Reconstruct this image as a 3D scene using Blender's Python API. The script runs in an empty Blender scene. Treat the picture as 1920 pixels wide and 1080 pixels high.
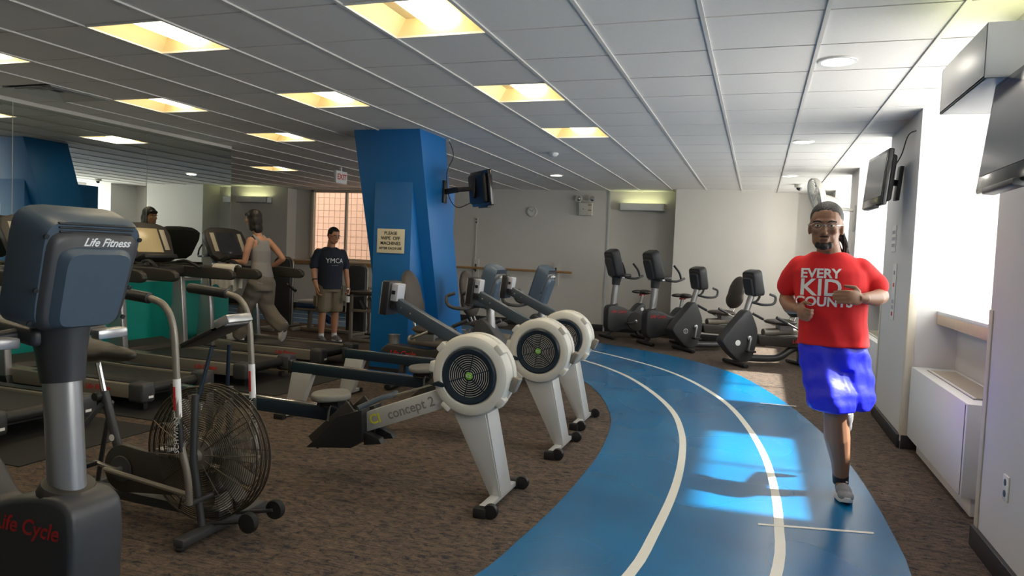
import bpy, bmesh, math, random
from mathutils import Vector, Matrix, Euler
from mathutils.bvhtree import BVHTree
random.seed(7)
PI = math.pi
scene = bpy.context.scene
col = scene.collection

# ---------------------------------------------------------------- camera
F_PX = 1337.5
YAW, PITCH, ROLL = 0.3303, -0.0486, 0.0421
def cam_axes():
    f = Vector((-math.sin(YAW)*math.cos(PITCH), math.cos(YAW)*math.cos(PITCH), math.sin(PITCH)))
    r0 = Vector((math.cos(YAW), math.sin(YAW), 0)); u0 = r0.cross(f)
    r = r0*math.cos(ROLL)+u0*math.sin(ROLL); u = -r0*math.sin(ROLL)+u0*math.cos(ROLL)
    return r, u, f
CR, CU, CF = cam_axes()
cam_data = bpy.data.cameras.new('camera'); cam = bpy.data.objects.new('camera', cam_data); col.objects.link(cam)
m = Matrix((CR, CU, -CF)).transposed().to_4x4(); m.translation = Vector((0, 0, 1.45)); cam.matrix_world = m
cam_data.sensor_width = 36.0; cam_data.lens = F_PX/1920*36.0; cam_data.clip_start = 0.05; cam_data.clip_end = 200
scene.camera = cam

# ---------------------------------------------------------------- light and exposure
scene.view_settings.view_transform = 'Standard'; scene.view_settings.look = 'None'
scene.view_settings.exposure = 0.35; scene.view_settings.gamma = 1.0; scene.view_settings.use_curve_mapping = False
world = bpy.data.worlds.new('sky'); scene.world = world; world.use_nodes = True
bg = world.node_tree.nodes['Background']; bg.inputs[0].default_value = (1.0, 0.97, 0.92, 1); bg.inputs[1].default_value = 7.5
sun_d = bpy.data.lights.new('sun', 'SUN'); sun_d.energy = 22.0; sun_d.angle = math.radians(2.4); sun_d.color = (1.0, 0.95, 0.86)
sun = bpy.data.objects.new('sun', sun_d); col.objects.link(sun)
EL = math.radians(48)
sun.rotation_euler = Vector((-math.cos(EL), -0.03, -math.sin(EL))).to_track_quat('-Z', 'Y').to_euler()
sun.location = (6, 6, 8)
CEIL = 2.735

# ---------------------------------------------------------------- materials
def mat(name, c, rough=0.5, metal=0.0, noise=0.0, nscale=30, bump=0.0, bscale=200, spec=0.5, coat=0.0):
    m = bpy.data.materials.new(name); m.use_nodes = True
    nt = m.node_tree; b = nt.nodes['Principled BSDF']
    b.inputs['Base Color'].default_value = (*c, 1); b.inputs['Roughness'].default_value = rough
    b.inputs['Metallic'].default_value = metal; b.inputs['Specular IOR Level'].default_value = spec
    if coat: b.inputs['Coat Weight'].default_value = coat; b.inputs['Coat Roughness'].default_value = 0.08
    tc = nt.nodes.new('ShaderNodeTexCoord')
    if noise:
        n = nt.nodes.new('ShaderNodeTexNoise'); n.inputs['Scale'].default_value = nscale; n.inputs['Detail'].default_value = 4
        nt.links.new(tc.outputs['Object'], n.inputs['Vector'])
        mx = nt.nodes.new('ShaderNodeMix'); mx.data_type = 'RGBA'
        mx.inputs['A'].default_value = (*[x*(1-noise) for x in c], 1); mx.inputs['B'].default_value = (*[min(1, x*(1+noise)) for x in c], 1)
        nt.links.new(n.outputs['Fac'], mx.inputs['Factor']); nt.links.new(mx.outputs['Result'], b.inputs['Base Color'])
    if bump:
        n2 = nt.nodes.new('ShaderNodeTexNoise'); n2.inputs['Scale'].default_value = bscale
        nt.links.new(tc.outputs['Object'], n2.inputs['Vector'])
        bp = nt.nodes.new('ShaderNodeBump'); bp.inputs['Strength'].default_value = bump; bp.inputs['Distance'].default_value = 0.01
        nt.links.new(n2.outputs['Fac'], bp.inputs['Height']); nt.links.new(bp.outputs['Normal'], b.inputs['Normal'])
    return m
def emis(name, c, s):
    m = bpy.data.materials.new(name); m.use_nodes = True; b = m.node_tree.nodes['Principled BSDF']
    b.inputs['Base Color'].default_value = (*c, 1); b.inputs['Emission Color'].default_value = (*c, 1); b.inputs['Emission Strength'].default_value = s
    return m
M = {}
M['wall'] = mat('wall_paint', (0.66, 0.63, 0.58), 0.7, noise=0.03, nscale=3, bump=0.05)
M['wallwhite'] = mat('wall_white', (0.64, 0.63, 0.62), 0.65, noise=0.02, nscale=3, bump=0.04)
M['wallgrey'] = mat('wall_grey', (0.56, 0.57, 0.58), 0.6, noise=0.03, nscale=3, bump=0.04)
M['teal'] = mat('teal_paint', (0.0, 0.30, 0.25), 0.5, noise=0.05, nscale=4)
M['tile'] = mat('ceiling_tile', (0.69, 0.665, 0.64), 0.85, noise=0.05, nscale=60, bump=0.15, bscale=300)
M['grid'] = mat('ceiling_grid', (0.62, 0.60, 0.57), 0.45)
M['gridgap'] = mat('ceiling_gap', (0.22, 0.22, 0.22), 0.8)
M['base'] = mat('black_baseboard', (0.02, 0.02, 0.022), 0.45, noise=0.1, nscale=10)
M['blue'] = mat('column_blue', (0.0, 0.13, 0.40), 0.5, noise=0.04, nscale=3, bump=0.04)
M['white'] = mat('white_plastic', (0.78, 0.78, 0.77), 0.4, noise=0.02, nscale=8)
M['cream'] = mat('cream_plastic', (0.62, 0.60, 0.54), 0.42, noise=0.03, nscale=8)
M['beige'] = mat('beige_guard', (0.62, 0.57, 0.46), 0.5, noise=0.02, nscale=8)
M['wood'] = mat('oak_wood', (0.45, 0.24, 0.09), 0.45, noise=0.25, nscale=18)
M['lightwood'] = mat('pale_wood', (0.70, 0.52, 0.36), 0.5, noise=0.12, nscale=16)
M['black'] = mat('black_plastic', (0.012, 0.012, 0.013), 0.45, noise=0.2, nscale=40, bump=0.05, bscale=500)
M['rubber'] = mat('black_rubber', (0.010, 0.010, 0.010), 0.75, noise=0.2, nscale=40)
M['dark'] = mat('charcoal_plastic', (0.045, 0.046, 0.050), 0.42, noise=0.1, nscale=25, bump=0.06, bscale=600)
M['darkbrown'] = mat('brown_black_plastic', (0.036, 0.031, 0.027), 0.45, noise=0.1, nscale=25, bump=0.06, bscale=600)
M['slate'] = mat('slate_plastic', (0.058, 0.086, 0.120), 0.42, noise=0.08, nscale=25, bump=0.06, bscale=600)
M['slatedark'] = mat('dark_slate_metal', (0.045, 0.062, 0.080), 0.4, noise=0.08, nscale=25)
M['navy'] = mat('navy_metal', (0.018, 0.032, 0.050), 0.35, 0.3, noise=0.1, nscale=20)
M['silver'] = mat('silver_paint', (0.42, 0.42, 0.43), 0.32, 0.7, noise=0.04, nscale=12)
M['steel'] = mat('steel_tube', (0.45, 0.44, 0.42), 0.28, 0.9, noise=0.05, nscale=12)
M['chrome'] = mat('chrome', (0.75, 0.75, 0.75), 0.12, 1.0)
M['greyplate'] = mat('pale_grey_metal', (0.52, 0.52, 0.51), 0.38, 0.25, noise=0.03, nscale=10)
M['taupe'] = mat('taupe_metal', (0.26, 0.235, 0.20), 0.4, 0.4, noise=0.05, nscale=12)
M['belt'] = mat('running_belt', (0.020, 0.019, 0.018), 0.5, noise=0.2, nscale=60, bump=0.1, bscale=800)
M['seatgrey'] = mat('grey_seat', (0.16, 0.155, 0.14), 0.55, noise=0.06, nscale=15)
M['vinyl'] = mat('brown_vinyl', (0.062, 0.050, 0.043), 0.5, noise=0.08, nscale=15, bump=0.08, bscale=300)
M['red'] = mat('red_print', (0.55, 0.02, 0.02), 0.5)
M['whiteprint'] = mat('white_print', (0.85, 0.85, 0.85), 0.5)
M['greyprint'] = mat('grey_print', (0.20, 0.19, 0.18), 0.5)
M['yellowprint'] = mat('lime_print', (0.60, 0.58, 0.02), 0.5)
M['blackprint'] = mat('black_print', (0.01, 0.01, 0.01), 0.5)
M['green'] = mat('green_print', (0.16, 0.42, 0.03), 0.5)
M['screen'] = mat('dark_screen', (0.035, 0.036, 0.045), 0.15, noise=0.3, nscale=6)
M['screenlit'] = mat('pale_screen', (0.62, 0.50, 0.28), 0.25, noise=0.08, nscale=5)  # golden lit look put into the base colour, nothing glows
M['screenbutton'] = mat('button_panel', (0.45, 0.40, 0.30), 0.4, noise=0.2, nscale=70)
M['glossblack'] = mat('gloss_black', (0.015, 0.015, 0.017), 0.12)
M['paper'] = mat('paper', (0.75, 0.74, 0.70), 0.8, noise=0.05, nscale=30)
M['sign'] = mat('sign_cream', (0.72, 0.66, 0.50), 0.6)
M['towel'] = mat('white_towel', (0.72, 0.68, 0.60), 0.9, noise=0.08, nscale=60, bump=0.4, bscale=250)
M['bluepad'] = mat('blue_pad', (0.01, 0.04, 0.12), 0.5)
M['greypad'] = mat('pale_pad', (0.42, 0.42, 0.45), 0.5)
M['troffer'] = mat('troffer_inside', (0.84, 0.72, 0.44), 0.6)
M['lamp'] = emis('lamp_diffuser', (1.0, 0.85, 0.56), 6.5)
M['downlamp'] = emis('downlight_lens', (1.0, 0.95, 0.85), 4.0)
M['wirefan'] = mat('bronze_wire', (0.10, 0.085, 0.065), 0.4, 0.8)
M['fanblade'] = mat('fan_blade', (0.16, 0.145, 0.125), 0.45, 0.5)
# people
M['skin1'] = mat('deep_brown_skin', (0.29, 0.145, 0.085), 0.5, noise=0.06, nscale=9)
M['skin2'] = mat('fair_skin', (0.52, 0.26, 0.16), 0.5, noise=0.05, nscale=9)
M['hair'] = mat('black_hair', (0.012, 0.009, 0.008), 0.6, noise=0.4, nscale=60, bump=0.6, bscale=120)
M['brownhair'] = mat('brown_hair', (0.012, 0.007, 0.005), 0.45, noise=0.4, nscale=60, bump=0.5, bscale=120)
M['redshirt'] = mat('red_cotton', (0.72, 0.012, 0.016), 0.8, noise=0.05, nscale=8, bump=0.15, bscale=25)
M['blueshorts'] = mat('royal_blue_nylon', (0.018, 0.025, 0.80), 0.45, noise=0.08, nscale=8, bump=0.3, bscale=18)
M['navyshirt'] = mat('navy_cotton', (0.012, 0.018, 0.035), 0.85, noise=0.1, nscale=8, bump=0.2, bscale=25)
M['khaki'] = mat('khaki_cotton', (0.20, 0.165, 0.115), 0.85, noise=0.1, nscale=8, bump=0.3, bscale=25)
M['greytank'] = mat('grey_knit', (0.27, 0.255, 0.25), 0.9, noise=0.08, nscale=40)
M['sweatpants'] = mat('taupe_fleece', (0.20, 0.175, 0.145), 0.9, noise=0.08, nscale=10, bump=0.3, bscale=18)
M['shoewhite'] = mat('white_shoe', (0.70, 0.68, 0.66), 0.6, noise=0.1, nscale=30)
M['shoegrey'] = mat('grey_shoe', (0.20, 0.20, 0.22), 0.6, noise=0.3, nscale=30)
M['eyewhite'] = mat('eye_white', (0.75, 0.72, 0.70), 0.3)
M['lip'] = mat('lip', (0.16, 0.06, 0.045), 0.45)

def carpet_mat():
    m = bpy.data.materials.new('carpet'); m.use_nodes = True; nt = m.node_tree; b = nt.nodes['Principled BSDF']
    b.inputs['Roughness'].default_value = 0.95; b.inputs['Specular IOR Level'].default_value = 0.15
    tc = nt.nodes.new('ShaderNodeTexCoord')
    mp = nt.nodes.new('ShaderNodeMapping'); mp.inputs['Scale'].default_value = (7, 14, 1); nt.links.new(tc.outputs['Object'], mp.inputs['Vector'])
    w = nt.nodes.new('ShaderNodeTexNoise'); w.inputs['Scale'].default_value = 2.2; w.inputs['Detail'].default_value = 6; w.inputs['Roughness'].default_value = 0.75; w.inputs['Distortion'].default_value = 0.8
    nt.links.new(mp.outputs['Vector'], w.inputs['Vector'])
    r1 = nt.nodes.new('ShaderNodeValToRGB'); r1.color_ramp.elements[0].position = 0.36; r1.color_ramp.elements[0].color = (0.030, 0.032, 0.042, 1)
    r1.color_ramp.elements[1].position = 0.62; r1.color_ramp.elements[1].color = (0.175, 0.125, 0.088, 1)
    e = r1.color_ramp.elements.new(0.48); e.color = (0.105, 0.082, 0.066, 1)
    nt.links.new(w.outputs['Fac'], r1.inputs['Fac'])
    f = nt.nodes.new('ShaderNodeTexNoise'); f.inputs['Scale'].default_value = 260; f.inputs['Detail'].default_value = 2; nt.links.new(tc.outputs['Object'], f.inputs['Vector'])
    br = nt.nodes.new('ShaderNodeTexBrick'); br.inputs['Scale'].default_value = 11; br.inputs['Mortar Size'].default_value = 0.035; br.inputs['Mortar Smooth'].default_value = 1.0
    br.inputs['Color1'].default_value = (1, 1, 1, 1); br.inputs['Color2'].default_value = (0.82, 0.82, 0.85, 1); br.inputs['Mortar'].default_value = (0.55, 0.58, 0.66, 1)
    nt.links.new(tc.outputs['Object'], br.inputs['Vector'])
    mx = nt.nodes.new('ShaderNodeMix'); mx.data_type = 'RGBA'; mx.blend_type = 'MULTIPLY'; mx.inputs['Factor'].default_value = 0.8
    nt.links.new(r1.outputs['Color'], mx.inputs['A']); nt.links.new(br.outputs['Color'], mx.inputs['B'])
    mx2 = nt.nodes.new('ShaderNodeMix'); mx2.data_type = 'RGBA'; mx2.blend_type = 'OVERLAY'; mx2.inputs['Factor'].default_value = 0.55
    nt.links.new(mx.outputs['Result'], mx2.inputs['A']); nt.links.new(f.outputs['Color'], mx2.inputs['B'])
    nt.links.new(mx2.outputs['Result'], b.inputs['Base Color'])
    bp = nt.nodes.new('ShaderNodeBump'); bp.inputs['Strength'].default_value = 0.5; bp.inputs['Distance'].default_value = 0.006
    nt.links.new(f.outputs['Fac'], bp.inputs['Height']); nt.links.new(bp.outputs['Normal'], b.inputs['Normal'])
    return m
M['carpet'] = carpet_mat()
def track_mat():
    m = bpy.data.materials.new('blue_track'); m.use_nodes = True; nt = m.node_tree; b = nt.nodes['Principled BSDF']
    tc = nt.nodes.new('ShaderNodeTexCoord')
    n = nt.nodes.new('ShaderNodeTexNoise'); n.inputs['Scale'].default_value = 1.1; n.inputs['Detail'].default_value = 2
    nt.links.new(tc.outputs['Object'], n.inputs['Vector'])
    r = nt.nodes.new('ShaderNodeValToRGB'); r.color_ramp.elements[0].position = 0.35; r.color_ramp.elements[0].color = (0.0, 0.105, 0.27, 1)
    r.color_ramp.elements[1].position = 0.70; r.color_ramp.elements[1].color = (0.0, 0.145, 0.35, 1)
    nt.links.new(n.outputs['Fac'], r.inputs['Fac']); nt.links.new(r.outputs['Color'], b.inputs['Base Color'])
    n2 = nt.nodes.new('ShaderNodeTexNoise'); n2.inputs['Scale'].default_value = 0.8; n2.inputs['Detail'].default_value = 1; nt.links.new(tc.outputs['Object'], n2.inputs['Vector'])
    mr = nt.nodes.new('ShaderNodeMapRange'); mr.inputs['To Min'].default_value = 0.22; mr.inputs['To Max'].default_value = 0.32
    nt.links.new(n2.outputs['Fac'], mr.inputs['Value']); nt.links.new(mr.outputs['Result'], b.inputs['Roughness'])
    return m
M['track'] = track_mat()
M['linepaint'] = mat('white_line_paint', (0.74, 0.73, 0.66), 0.4, noise=0.05, nscale=12)
def glass_mat():
    m = bpy.data.materials.new('window_glass'); m.use_nodes = True; nt = m.node_tree; nt.nodes.clear()
    o = nt.nodes.new('ShaderNodeOutputMaterial'); t = nt.nodes.new('ShaderNodeBsdfTransparent'); t.inputs[0].default_value = (0.93, 0.95, 0.95, 1)
    g = nt.nodes.new('ShaderNodeBsdfGlossy'); g.inputs['Roughness'].default_value = 0.02
    mx = nt.nodes.new('ShaderNodeMixShader'); mx.inputs[0].default_value = 0.07
    nt.links.new(t.outputs[0], mx.inputs[1]); nt.links.new(g.outputs[0], mx.inputs[2]); nt.links.new(mx.outputs[0], o.inputs[0])
    return m
M['glass'] = glass_mat()
def mirror_mat():
    m = bpy.data.materials.new('mirror_glass'); m.use_nodes = True; b = m.node_tree.nodes['Principled BSDF']
    b.inputs['Base Color'].default_value = (0.74, 0.79, 0.75, 1); b.inputs['Metallic'].default_value = 1; b.inputs['Roughness'].default_value = 0.012
    return m
M['mirror'] = mirror_mat()
M['facade'] = mat('facade_tile', (0.44, 0.27, 0.185), 0.6, noise=0.10, nscale=2)
M['facadejoint'] = mat('facade_joint', (0.30, 0.20, 0.15), 0.8)

# ---------------------------------------------------------------- mesh helpers
class MB:
    def __init__(s): s.v = []; s.f = []
    def add(s, vs, fs, R=None, T=None):
        o = len(s.v)
        for p in vs:
            p = Vector(p)
            if R is not None: p = R @ p
            if T is not None: p = p+Vector(T)
            s.v.append(p)
        s.f += [tuple(i+o for i in q) for q in fs]; return s
    def box(s, c, d, R=None):
        x, y, z = d[0]/2, d[1]/2, d[2]/2
        vs = [(-x,-y,-z),(x,-y,-z),(x,y,-z),(-x,y,-z),(-x,-y,z),(x,-y,z),(x,y,z),(-x,y,z)]
        return s.add(vs, [(0,3,2,1),(4,5,6,7),(0,1,5,4),(1,2,6,5),(2,3,7,6),(3,0,4,7)], R, c)
    def bar(s, a, b, w, h, up=(0,0,1)):
        a, b = Vector(a), Vector(b); d = b-a; L = d.length; x = d.normalized(); u = Vector(up)
        y = u.cross(x)
        if y.length < 1e-4: y = Vector((0,1,0)).cross(x)
        y.normalize(); z = x.cross(y)
        return s.box((a+b)/2, (L, w, h), Matrix((x, y, z)).transposed())
    def tube(s, pts, r, n=10, ry=None, cap=True, closed=False):
        P = [Vector(p) for p in pts]; k = len(P)
        rs = r if isinstance(r, (list, tuple)) else [r]*k
        rys = ry if isinstance(ry, (list, tuple)) else ([ry]*k if ry else rs)
        T = []
        for i in range(k):
            if closed: d = P[(i+1) % k]-P[i-1]
            else: d = P[min(i+1, k-1)]-P[max(i-1, 0)]
            T.append(d.normalized())
        up = Vector((0,0,1)) if abs(T[0].z) < 0.9 else Vector((0,1,0))
        nrm = (up-T[0]*up.dot(T[0])).normalized()
        vs = []; fs = []
        for i in range(k):
            nrm = (nrm-T[i]*nrm.dot(T[i])).normalized(); bn = T[i].cross(nrm)
            for j in range(n):
                a = 2*PI*j/n; vs.append(P[i]+nrm*math.cos(a)*rys[i]+bn*math.sin(a)*rs[i])
        for i in range(k if closed else k-1):
            i2 = (i+1) % k
            for j in range(n):
                fs.append((i*n+j, i*n+(j+1) % n, i2*n+(j+1) % n, i2*n+j))
        if cap and not closed:
            fs.append(tuple(range(n))[::-1]); fs.append(tuple((k-1)*n+j for j in range(n)))
        return s.add(vs, fs)
    def lathe(s, prof, c=(0,0,0), axis='z', n=32, closed=False):
        vs = []; fs = []; k = len(prof)
        for r, h in prof:
            for j in range(n):
                a = 2*PI*j/n; x, y = r*math.cos(a), r*math.sin(a)
                vs.append({'z': (x, y, h), 'y': (x, h, y), 'x': (h, x, y)}[axis])
        for i in range(k if closed else k-1):
            i2 = (i+1) % k
            for j in range(n):
                q = (i*n+j, i*n+(j+1) % n, i2*n+(j+1) % n, i2*n+j)
                fs.append(q if axis != 'y' else q[::-1])
        if not closed:
            a = tuple(range(n)); b = tuple((k-1)*n+j for j in range(n))
            if axis != 'y': fs += [a[::-1], b]
            else: fs += [a, b[::-1]]
        return s.add(vs, fs, None, c)
    def prism(s, poly, a0, a1, plane='xz'):
        n = len(poly)
        def P(u, w, t): return {'xz': (u, t, w), 'xy': (u, w, t), 'yz': (t, u, w)}[plane]
        vs = [P(u, w, a0) for u, w in poly]+[P(u, w, a1) for u, w in poly]
        fs = [tuple(range(n)), tuple(range(2*n-1, n-1, -1))]+[(i, i+n, (i+1) % n+n, (i+1) % n) for i in range(n)]
        return s.add(vs, fs)
    def sphere(s, c, r, nu=16, nv=10, R=None):
        if not isinstance(r, (tuple, list)): r = (r, r, r)
        vs = [(0, 0, -r[2])]; fs = []
        for i in range(1, nv):
            a = -PI/2+PI*i/nv
            for j in range(nu):
                b = 2*PI*j/nu; vs.append((r[0]*math.cos(a)*math.cos(b), r[1]*math.cos(a)*math.sin(b), r[2]*math.sin(a)))
        vs.append((0, 0, r[2])); t = len(vs)-1
        for j in range(nu): fs.append((0, 1+(j+1) % nu, 1+j))
        for i in range(nv-2):
            for j in range(nu): fs.append((1+i*nu+j, 1+i*nu+(j+1) % nu, 1+(i+1)*nu+(j+1) % nu, 1+(i+1)*nu+j))
        for j in range(nu): fs.append((1+(nv-2)*nu+j, 1+(nv-2)*nu+(j+1) % nu, t))
        return s.add(vs, fs, R, c)
    def mesh(s, name, bevel=0, seg=2, smooth=35):
        me = bpy.data.meshes.new(name); me.from_pydata([tuple(p) for p in s.v], [], s.f)
        bm = bmesh.new(); bm.from_mesh(me)
        bmesh.ops.recalc_face_normals(bm, faces=bm.faces)
        if bevel:
            es = [e for e in bm.edges if len(e.link_faces) == 2 and e.calc_face_angle(0) > 0.6]
            bmesh.ops.bevel(bm, geom=es, offset=bevel, segments=seg, profile=0.5, affect='EDGES', clamp_overlap=True)
        lim = math.radians(smooth)
        for f in bm.faces: f.smooth = True
        for e in bm.edges:
            if len(e.link_faces) != 2 or e.calc_face_angle(0) > lim: e.smooth = False
        bm.to_mesh(me); bm.free(); return me
    def build(s, name, mt, parent=None, bevel=0, seg=2, smooth=35):
        o = bpy.data.objects.new(name, s.mesh(name, bevel, seg, smooth)); col.objects.link(o)
        o.data.materials.append(M[mt] if isinstance(mt, str) else mt)
        if parent: o.parent = parent
        return o
def rotm(ax, a): return Matrix.Rotation(a, 3, ax)
def tag(o, label=None, cat=None, group=None, kind=None):
    if label: o['label'] = label
    if cat: o['category'] = cat
    if group: o['group'] = group
    if kind: o['kind'] = kind
    return o
def empty(name, loc=(0,0,0), rz=0):
    o = bpy.data.objects.new(name, None); col.objects.link(o); o.location = loc; o.rotation_euler = (0, 0, rz); o.empty_display_size = 0.1
    return o
def dup(root, loc, rz, label=None, parent=None):
    r = root.copy(); col.objects.link(r); r.location = loc; r.rotation_euler = (0, 0, rz); r.parent = parent
    if label: r['label'] = label
    for ch in list(root.children):
        c = ch.copy(); col.objects.link(c); c.parent = r
        for g in ch.children:
            d = g.copy(); col.objects.link(d); d.parent = c
    return r
def struct(o): o['kind'] = 'structure'; return o
def text_mesh(txt, size, extrude=0.0008, align='CENTER', shear=0.0, spacing=1.0, bold=0.0, line=1.0):
    cu = bpy.data.curves.new('text', 'FONT'); cu.body = txt; cu.size = size; cu.extrude = extrude; cu.align_x = align; cu.align_y = 'CENTER'
    cu.shear = shear; cu.space_character = spacing; cu.offset = bold; cu.space_line = line; cu.resolution_u = 3
    o = bpy.data.objects.new('text', cu); col.objects.link(o)
    dg = bpy.context.evaluated_depsgraph_get(); me = bpy.data.meshes.new_from_object(o.evaluated_get(dg))
    bpy.data.objects.remove(o); bpy.data.curves.remove(cu); return me
def put_text(name, txt, size, mt, parent, origin, right, up, **k):
    me = text_mesh(txt, size, **k); r = Vector(right).normalized(); u = Vector(up); u = (u-r*u.dot(r)).normalized(); n = r.cross(u)
    R = Matrix((r, u, n)).transposed().to_4x4(); R.translation = Vector(origin); me.transform(R)
    me.materials.clear(); me.materials.append(M[mt]); o = bpy.data.objects.new(name, me); col.objects.link(o)
    if parent: o.parent = parent
    return o
def remeshed(name, mb, voxel, smooth_it, mt, parent=None):
    me = bpy.data.meshes.new(name); me.from_pydata([tuple(p) for p in mb.v], [], mb.f)
    bm = bmesh.new(); bm.from_mesh(me); bmesh.ops.recalc_face_normals(bm, faces=bm.faces); bm.to_mesh(me); bm.free()
    o = bpy.data.objects.new(name, me); col.objects.link(o)
    a = o.modifiers.new('r', 'REMESH'); a.mode = 'VOXEL'; a.voxel_size = voxel; a.use_smooth_shade = True
    if smooth_it: b = o.modifiers.new('s', 'SMOOTH'); b.iterations = smooth_it; b.factor = 0.5
    dg = bpy.context.evaluated_depsgraph_get(); nm = bpy.data.meshes.new_from_object(o.evaluated_get(dg))
    o.modifiers.clear(); o.data = nm; nm.materials.clear(); nm.materials.append(M[mt])
    for p in nm.polygons: p.use_smooth = True
    if parent: o.parent = parent
    return o
def spline(pts, n=8):
    P = [Vector(p) for p in pts]; P = [2*P[0]-P[1]]+P+[2*P[-1]-P[-2]]; out = []
    for i in range(1, len(P)-2):
        a, b, c, d = P[i-1:i+3]
        for k in range(n):
            t = k/n; out.append(0.5*((2*b)+(c-a)*t+(2*a-5*b+4*c-d)*t*t+(3*b-a-3*c+d)*t**3))
    out.append(P[-2]); return out

# ================================================================ STRUCTURE
def slab(name, boxes, mt, parent=None, bevel=0):
    mb = MB()
    for (x0, x1, y0, y1, z0, z1) in boxes: mb.box(((x0+x1)/2, (y0+y1)/2, (z0+z1)/2), (x1-x0, y1-y0, z1-z0))
    return mb.build(name, mt, parent, bevel)
XL, XR, YB = -12.5, 2.12, 13.75
fl = struct(slab('floor', [(XL-0.3, XR, -1.8, 14.3, -0.12, 0)], 'carpet'))
# blue running track: a thin rubber layer laid on the carpet floor
EDGE_L = [(-3.2,0.1),(-2.3,0.9),(-1.62,1.75),(-1.25,2.5),(-1.11,2.97),(-1.07,3.34),(-1.03,3.9),(-1.02,4.45),(-1.03,5.14),(-1.10,5.87),(-1.19,6.39),(-1.39,7.07),(-1.63,7.67),(-1.9,8.15),(-2.55,9.0),(-3.5,9.85),(-4.6,10.5),(-6.0,10.95),(-8.4,11.2),(-12.4,11.3)]
EDGE_R = [(-2.2,-1.3),(-1.0,-0.6),(-0.1,0.4),(0.45,1.6),(0.68,2.7),(0.77,3.78),(0.78,4.21),(0.77,4.85),(0.73,5.62),(0.62,6.64),(0.33,8.08),(-0.14,9.57),(-0.72,10.48),(-1.47,11.2),(-2.32,11.75),(-3.4,12.3),(-4.6,12.75),(-6.2,13.1),(-8.6,13.25),(-12.4,13.3)]
LINE_L = [(-2.9,-0.3),(-1.9,0.5),(-1.05,1.5),(-0.65,2.4),(-0.48,3.21),(-0.44,3.74),(-0.42,4.55),(-0.45,5.32),(-0.53,6.1),(-0.71,6.97),(-1.07,7.94),(-1.54,8.85),(-2.16,9.62),(-3.0,10.35),(-4.2,11.1),(-6.0,11.65),(-8.5,11.9),(-12.4,12.0)]
LINE_R = [(-2.5,-0.8),(-1.45,0.0),(-0.5,1.0),(-0.05,2.2),(0.16,3.5),(0.19,4.21),(0.18,4.84),(0.13,5.62),(0.0,6.56),(-0.23,7.61),(-0.64,8.7),(-1.12,9.53),(-1.73,10.21),(-2.4,10.8),(-3.4,11.5),(-4.6,12.0),(-6.2,12.4),(-8.5,12.6),(-12.4,12.65)]
def resample(pts, n):
    P = spline([(x, y, 0) for x, y in pts], 12); L = [0]
    for a, b in zip(P, P[1:]): L.append(L[-1]+(b-a).length)
    out = []; k = 0
    for i in range(n):
        t = L[-1]*i/(n-1)
        while k < len(P)-2 and L[k+1] < t: k += 1
        out.append(P[k].lerp(P[k+1], min(1, (t-L[k])/max(1e-9, L[k+1]-L[k]))))
    return out
def strip(name, A, B, z0, z1, mt, parent=None):
    mb = MB(); n = len(A); vs = []; fs = []
    for a, b in zip(A, B): vs += [(a.x, a.y, z1), (b.x, b.y, z1), (b.x, b.y, z0), (a.x, a.y, z0)]
    for i in range(n-1):
        o = 4*i; p = o+4
        fs += [(o, o+1, p+1, p), (o+1, o+2, p+2, p+1), (o+2, o+3, p+3, p+2), (o+3, o, p, p+3)]
    fs += [(0, 3, 2, 1), (4*n-4, 4*n-3, 4*n-2, 4*n-1)]
    return mb.add(vs, fs).build(name, mt, parent)
tr = strip('floor_track', resample(EDGE_L, 140), resample(EDGE_R, 140), 0.0, 0.004, 'track')
tag(tr, kind='structure')
def line(pts, w):
    P = resample(pts, 150); A = []; B = []
    for i, p in enumerate(P):
        d = (P[min(i+1, 149)]-P[max(i-1, 0)]).normalized(); nn = Vector((-d.y, d.x, 0)); A.append(p+nn*w/2); B.append(p-nn*w/2)
    return A, B
for pts in (LINE_L, LINE_R):
    A, B = line(pts, 0.052); strip('lane_line', A, B, 0.004, 0.0052, 'linepaint', tr)
for a, b in (((0.08, 4.15), (0.68, 4.29)), ((0.1, 7.80), (0.45, 7.83))):  # streaks of sunlight, drawn as thin strips in the line paint
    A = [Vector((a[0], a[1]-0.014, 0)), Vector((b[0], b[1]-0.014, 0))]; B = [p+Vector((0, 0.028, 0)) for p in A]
    strip('painted_sun_streak', A, B, 0.0053, 0.006, 'linepaint', tr)

# ceiling with separate tiles on a grid
S = 0.6096; GX, GY = -0.3478, 3.9531
ce = struct(slab('ceiling', [(XL-0.3, XR, -1.8, 14.3, CEIL+0.13, CEIL+0.26)], 'gridgap'))
LIGHTS = [(-9,-1),(-6,-1),(-3,-1),(-9,2),(-6,2),(-3,2),(-9,5),(-3,5),(-13,10),(-9,-4),(-6,-4),(-3,-4)]  # the last row is added out of view to brighten the near end
VENT = (-10, 1)
tile_me = MB().box((0, 0, 0), (S-0.006, S-0.016, 0.014)).mesh('tile'); tile_me.materials.append(M['tile'])
cells = []
for i in range(-20, 4):
    for j in range(-9, 17):
        cx, cy = GX+(i+0.5)*S, GY+(j+0.5)*S
        if cx < -7.0 and cy < 7.8: continue
        if (i, j) in LIGHTS or (i, j) == VENT: continue
        cells.append((i, j, cx, cy))
def shows(c):
    d = Vector((c[2], c[3], CEIL-1.45)); z = d.dot(CF)
    if z < 0.3: return 1e6+d.length
    x, y = 960+F_PX*d.dot(CR)/z, 540-F_PX*d.dot(CU)/z
    inside = -90 < x < 2010 and y > -60
    return d.length if inside else 1e5+d.length
cells.sort(key=shows)
for c in cells[:295]:
    o = bpy.data.objects.new('tile', tile_me); col.objects.link(o); o.parent = ce; o.location = (c[2], c[3], CEIL+0.012)
rest = MB()
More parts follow.
